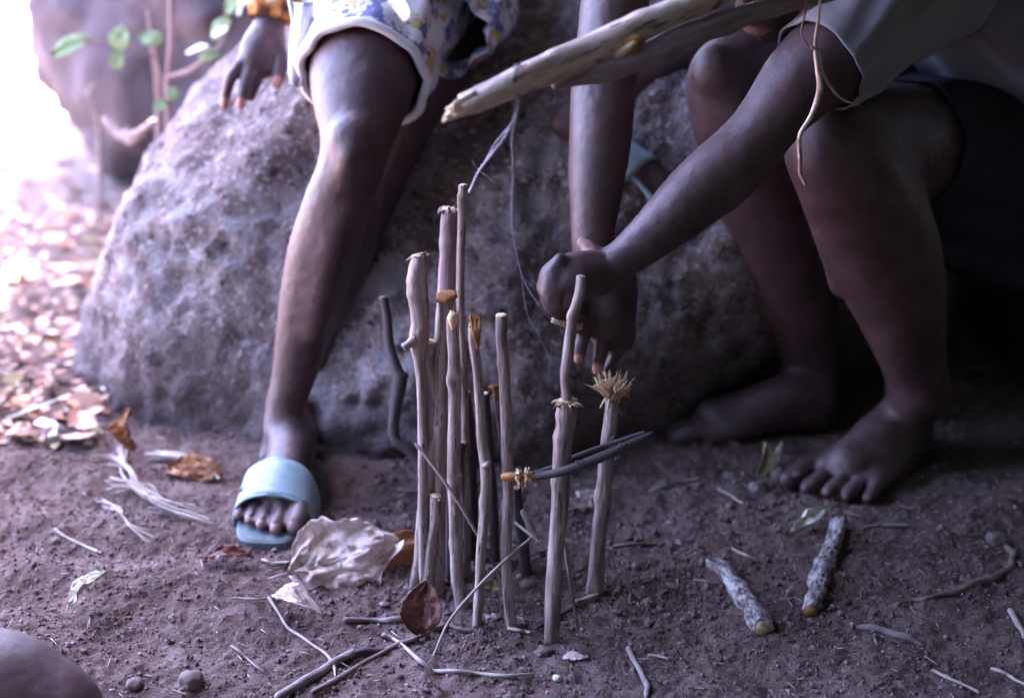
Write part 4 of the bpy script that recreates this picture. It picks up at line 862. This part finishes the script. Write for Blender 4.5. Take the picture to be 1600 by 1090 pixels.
# leaf litter in the sunny background: a mass of dry leaves
VV = []; FF = []; CC = []; n0 = 0
cols = [(.20, .10, .06), (.16, .07, .04), (.28, .14, .09), (.52, .32, .26), (.64, .46, .40), (.42, .15, .06), (.60, .50, .44), (.22, .11, .07), (.50, .28, .20), (.24, .22, .10), (.30, .12, .06)]
for i in range(13000):
    y = 2.16+rnd.random()**1.5*5.0; x = -.55-rnd.random()*(.9+y*.55)
    if y < 3.1 and x > -.70-(y-2.2)*.1: continue
    L = rnd.uniform(.015, .03)+.035*rnd.random()**3; w = L*rnd.uniform(.15, .5); a = rnd.uniform(0, 6.28); c_ = rnd.uniform(-.5, .9); tl = rnd.uniform(-.7, .7)
    v = []
    for u in np.linspace(-1, 1, 5):
        for s_ in (-1, 0, 1):
            ww = w*(1-u*u)**.6*s_; v.append([u*L/2, ww/1.5, abs(s_)*w*.35*c_+c_*L*.3*(1-u*u)])
    v = np.array(v); ct, st = math.cos(tl), math.sin(tl); v = np.stack([v[:, 0], v[:, 1]*ct-v[:, 2]*st, v[:, 1]*st+v[:, 2]*ct], 1)
    ca, sa = math.cos(a), math.sin(a); z0 = float(gz(x, y))+rnd.uniform(.002, .03)
    v = np.stack([v[:, 0]*ca-v[:, 1]*sa, v[:, 0]*sa+v[:, 1]*ca, v[:, 2]], 1)+np.array([x, y, z0])
    VV.append(v); FF += [tuple(n0+q for q in (r_*3+c2, r_*3+c2+1, (r_+1)*3+c2+1, (r_+1)*3+c2)) for r_ in range(4) for c2 in range(2)]; n0 += 15
    cc = cols[rnd.integers(len(cols))]; CC += [(*cc, 1)]*15
me = mesh(np.vstack(VV), FF); ca_ = me.color_attributes.new('leafcol', 'FLOAT_COLOR', 'POINT'); ca_.data.foreach_set('color', np.array(CC, np.float32).ravel())
tagp(link('leaf_litter', me, M['litter']), 'dry brown and white leaf litter beyond the boulder on the left', 'leaf litter', kind='stuff')

# sapling in front of the far boulder
sp = empty('sapling', (P(262, 200, 2.95).x, 2.95, 0), 'thin green-leaved sapling growing between the two boulders', 'sapling')
for rows in ([(268, 330, 2.95, 6), (266, 230, 2.95, 6), (262, 140, 2.95, 5.5), (268, 60, 2.95, 5.5), (266, -60, 2.95, 5)], [(246, 330, 2.98, 5), (248, 160, 2.98, 5), (240, 90, 2.98, 4), (232, 20, 2.98, 3)], [(262, 120, 2.95, 3), (300, 108, 2.9, 4), (345, 70, 2.88, 3), (362, 30, 2.86, 2)],
             [(240, 90, 2.98, 2), (190, 70, 2.9, 2), (130, 64, 2.85, 1.5)]):
    stick('stem', [pr(*r) for r in rows], 'bark_rough', None, None, parent=sp, dome=True, seg=8)
for k, (a, b, w) in enumerate([((140, 58), (80, 88), .022), ((190, 40), (186, 82), .026), ((190, 78), (180, 110), .018), ((215, 58), (258, 64), .017), ((262, 140), (278, 155), .014), ((262, 160), (240, 170), .014), ((330, 60), (362, 30), .020), ((310, 90), (345, 85), .014), ((350, 20), (385, -10), .02)]):
    leaf('leaf', P(*a, 2.86), P(*b, 2.85), w, 'leaf_green', None, curl=.1, crumple=.003, fold=.1, seed=60+k, nrm=(-.2, -.75, .6), part=True, parent=sp, nu=12, nv=8)
for k, (a, b, w) in enumerate([((292, 84), (326, 72), .014), ((332, 56), (356, 46), .013), ((372, 24), (386, -8), .014)]):  # overexposed leaves: the glare is painted as plain white
    leaf('overlit_leaf', P(*a, 2.84), P(*b, 2.84), w, 'white_cloth', None, curl=.1, crumple=.003, fold=.1, seed=70+k, nrm=(-.3, -.3, .9), part=True, parent=sp, nu=12, nv=8)
dc = empty('dry_stalk', (P(155, 330, 3.5).x, 3.5, 0), 'curved dry stalk standing in the litter before the far boulder', 'stalk')
stick('stem', [pr(154, 345, 3.5, 3), pr(156, 280, 3.5, 3.5), pr(154, 200, 3.5, 3.5), pr(146, 165, 3.5, 3), (pr(138, 148, 3.5, 3)), pr(148, 130, 3.5, 2)], 'twig_grey', None, None, parent=dc, dome=True, seg=8)
dr = empty('dry_root', P(200, 210, 3.0), 'pale forked dry branch caught between the boulders', 'branch')
stick('stem', [pr(165, 188, 3.0, 6), pr(190, 212, 2.98, 8), pr(215, 208, 2.95, 6), pr(240, 190, 2.93, 5)], 'twig_grey', None, None, parent=dr, dome=True, seg=10)
stick('side_shoot', [pr(200, 205, 2.97, 6), pr(202, 222, 2.96, 6), pr(222, 210, 2.95, 4)], 'twig_grey', None, None, parent=dr, dome=True, seg=10)

# ---------------------------------------------------------------- foliage out of view, added to block sun and sky
def added_foliage(name, label, regions, trunk):
    o = empty(name, trunk[0][:3], label, 'tree'); mb = MB(); tube(mb, trunk, 5, 14, jit=.1); link('trunk', mb.me(), M['bark_dark'], o)
    vs = []; r2 = np.random.default_rng(len(label))
    for (N, x0, x1, y0, y1, z0, z1, sz, pred) in regions:
        c = r2.uniform((x0, y0, z0), (x1, y1, z1), (N, 3))
        if pred: c = c[pred(c)]
        n = len(c); a = r2.normal(size=(n, 3)); a /= np.linalg.norm(a, axis=1)[:, None]; b = r2.normal(size=(n, 3)); b = np.cross(a, b); b /= np.linalg.norm(b, axis=1)[:, None]
        a[:, 2] *= .35; b[:, 2] *= .35; a /= np.linalg.norm(a, axis=1)[:, None]; b -= a*np.sum(a*b, axis=1)[:, None]; b /= np.linalg.norm(b, axis=1)[:, None]; s_ = sz*r2.uniform(.6, 1.3, (n, 1))
        vs.append(np.stack([c-a*s_, c+b*s_*.5, c+a*s_, c-b*s_*.5], 1).reshape(-1, 3))
    v = np.vstack(vs); q = np.arange(len(v)).reshape(-1, 4)
    me = mesh(v, [tuple(int(t) for t in r_) for r_ in q], False); link('added_foliage', me, M['added_leaf'], o)
added_foliage('added_canopy', 'dense leafy shade tree spreading over the people from the right',  # leaf roof added overhead; its edge is shaped to place sun and shade
      [(60000, -2.2, 7, -4.5, 7.5, 2.5, 3.6, .13, lambda c: c[:, 0] > -1.35+.75*smooth(2.2, 3.4, c[:, 1])+-.4*smooth(4.2, 4.8, c[:, 1])+.12*np.sin(c[:, 1]*3.1)),
       (16000, 3.0, 4.2, -5, 8, 0, 3.3, .15, None)], [(3.4, 3.5, -.1, .25), (3.3, 3.6, 1.2, .2), (3.0, 3.4, 2.6, .16), (2.4, 3.0, 3.2, .1)])
added_foliage('blocking_bush', 'dense dark thicket closing the view behind the rocks at right', [(14000, .1, 5, 5.4, 6.6, 0, 3.2, .14, None)], [(2, 6, -.1, .06), (2, 6, 1, .05), (2.1, 6, 2, .04)])  # added to close off sky light from the back right
added_foliage('blocking_bush', 'dense bushes standing behind the camera', [(11500, -2.6, 4, -1.9, -.9, 0, 3, .13, None), (7000, 1.8, 3.0, -1.2, 2.0, 0, 2.8, .13, None), (12000, -2.9, -2.0, -1.4, .95, 0, 3.0, .12, None)], [(1, -1.5, -.1, .06), (1, -1.5, 1, .05), (1.1, -1.5, 2, .04)])  # added round the camera to keep front and side skylight off
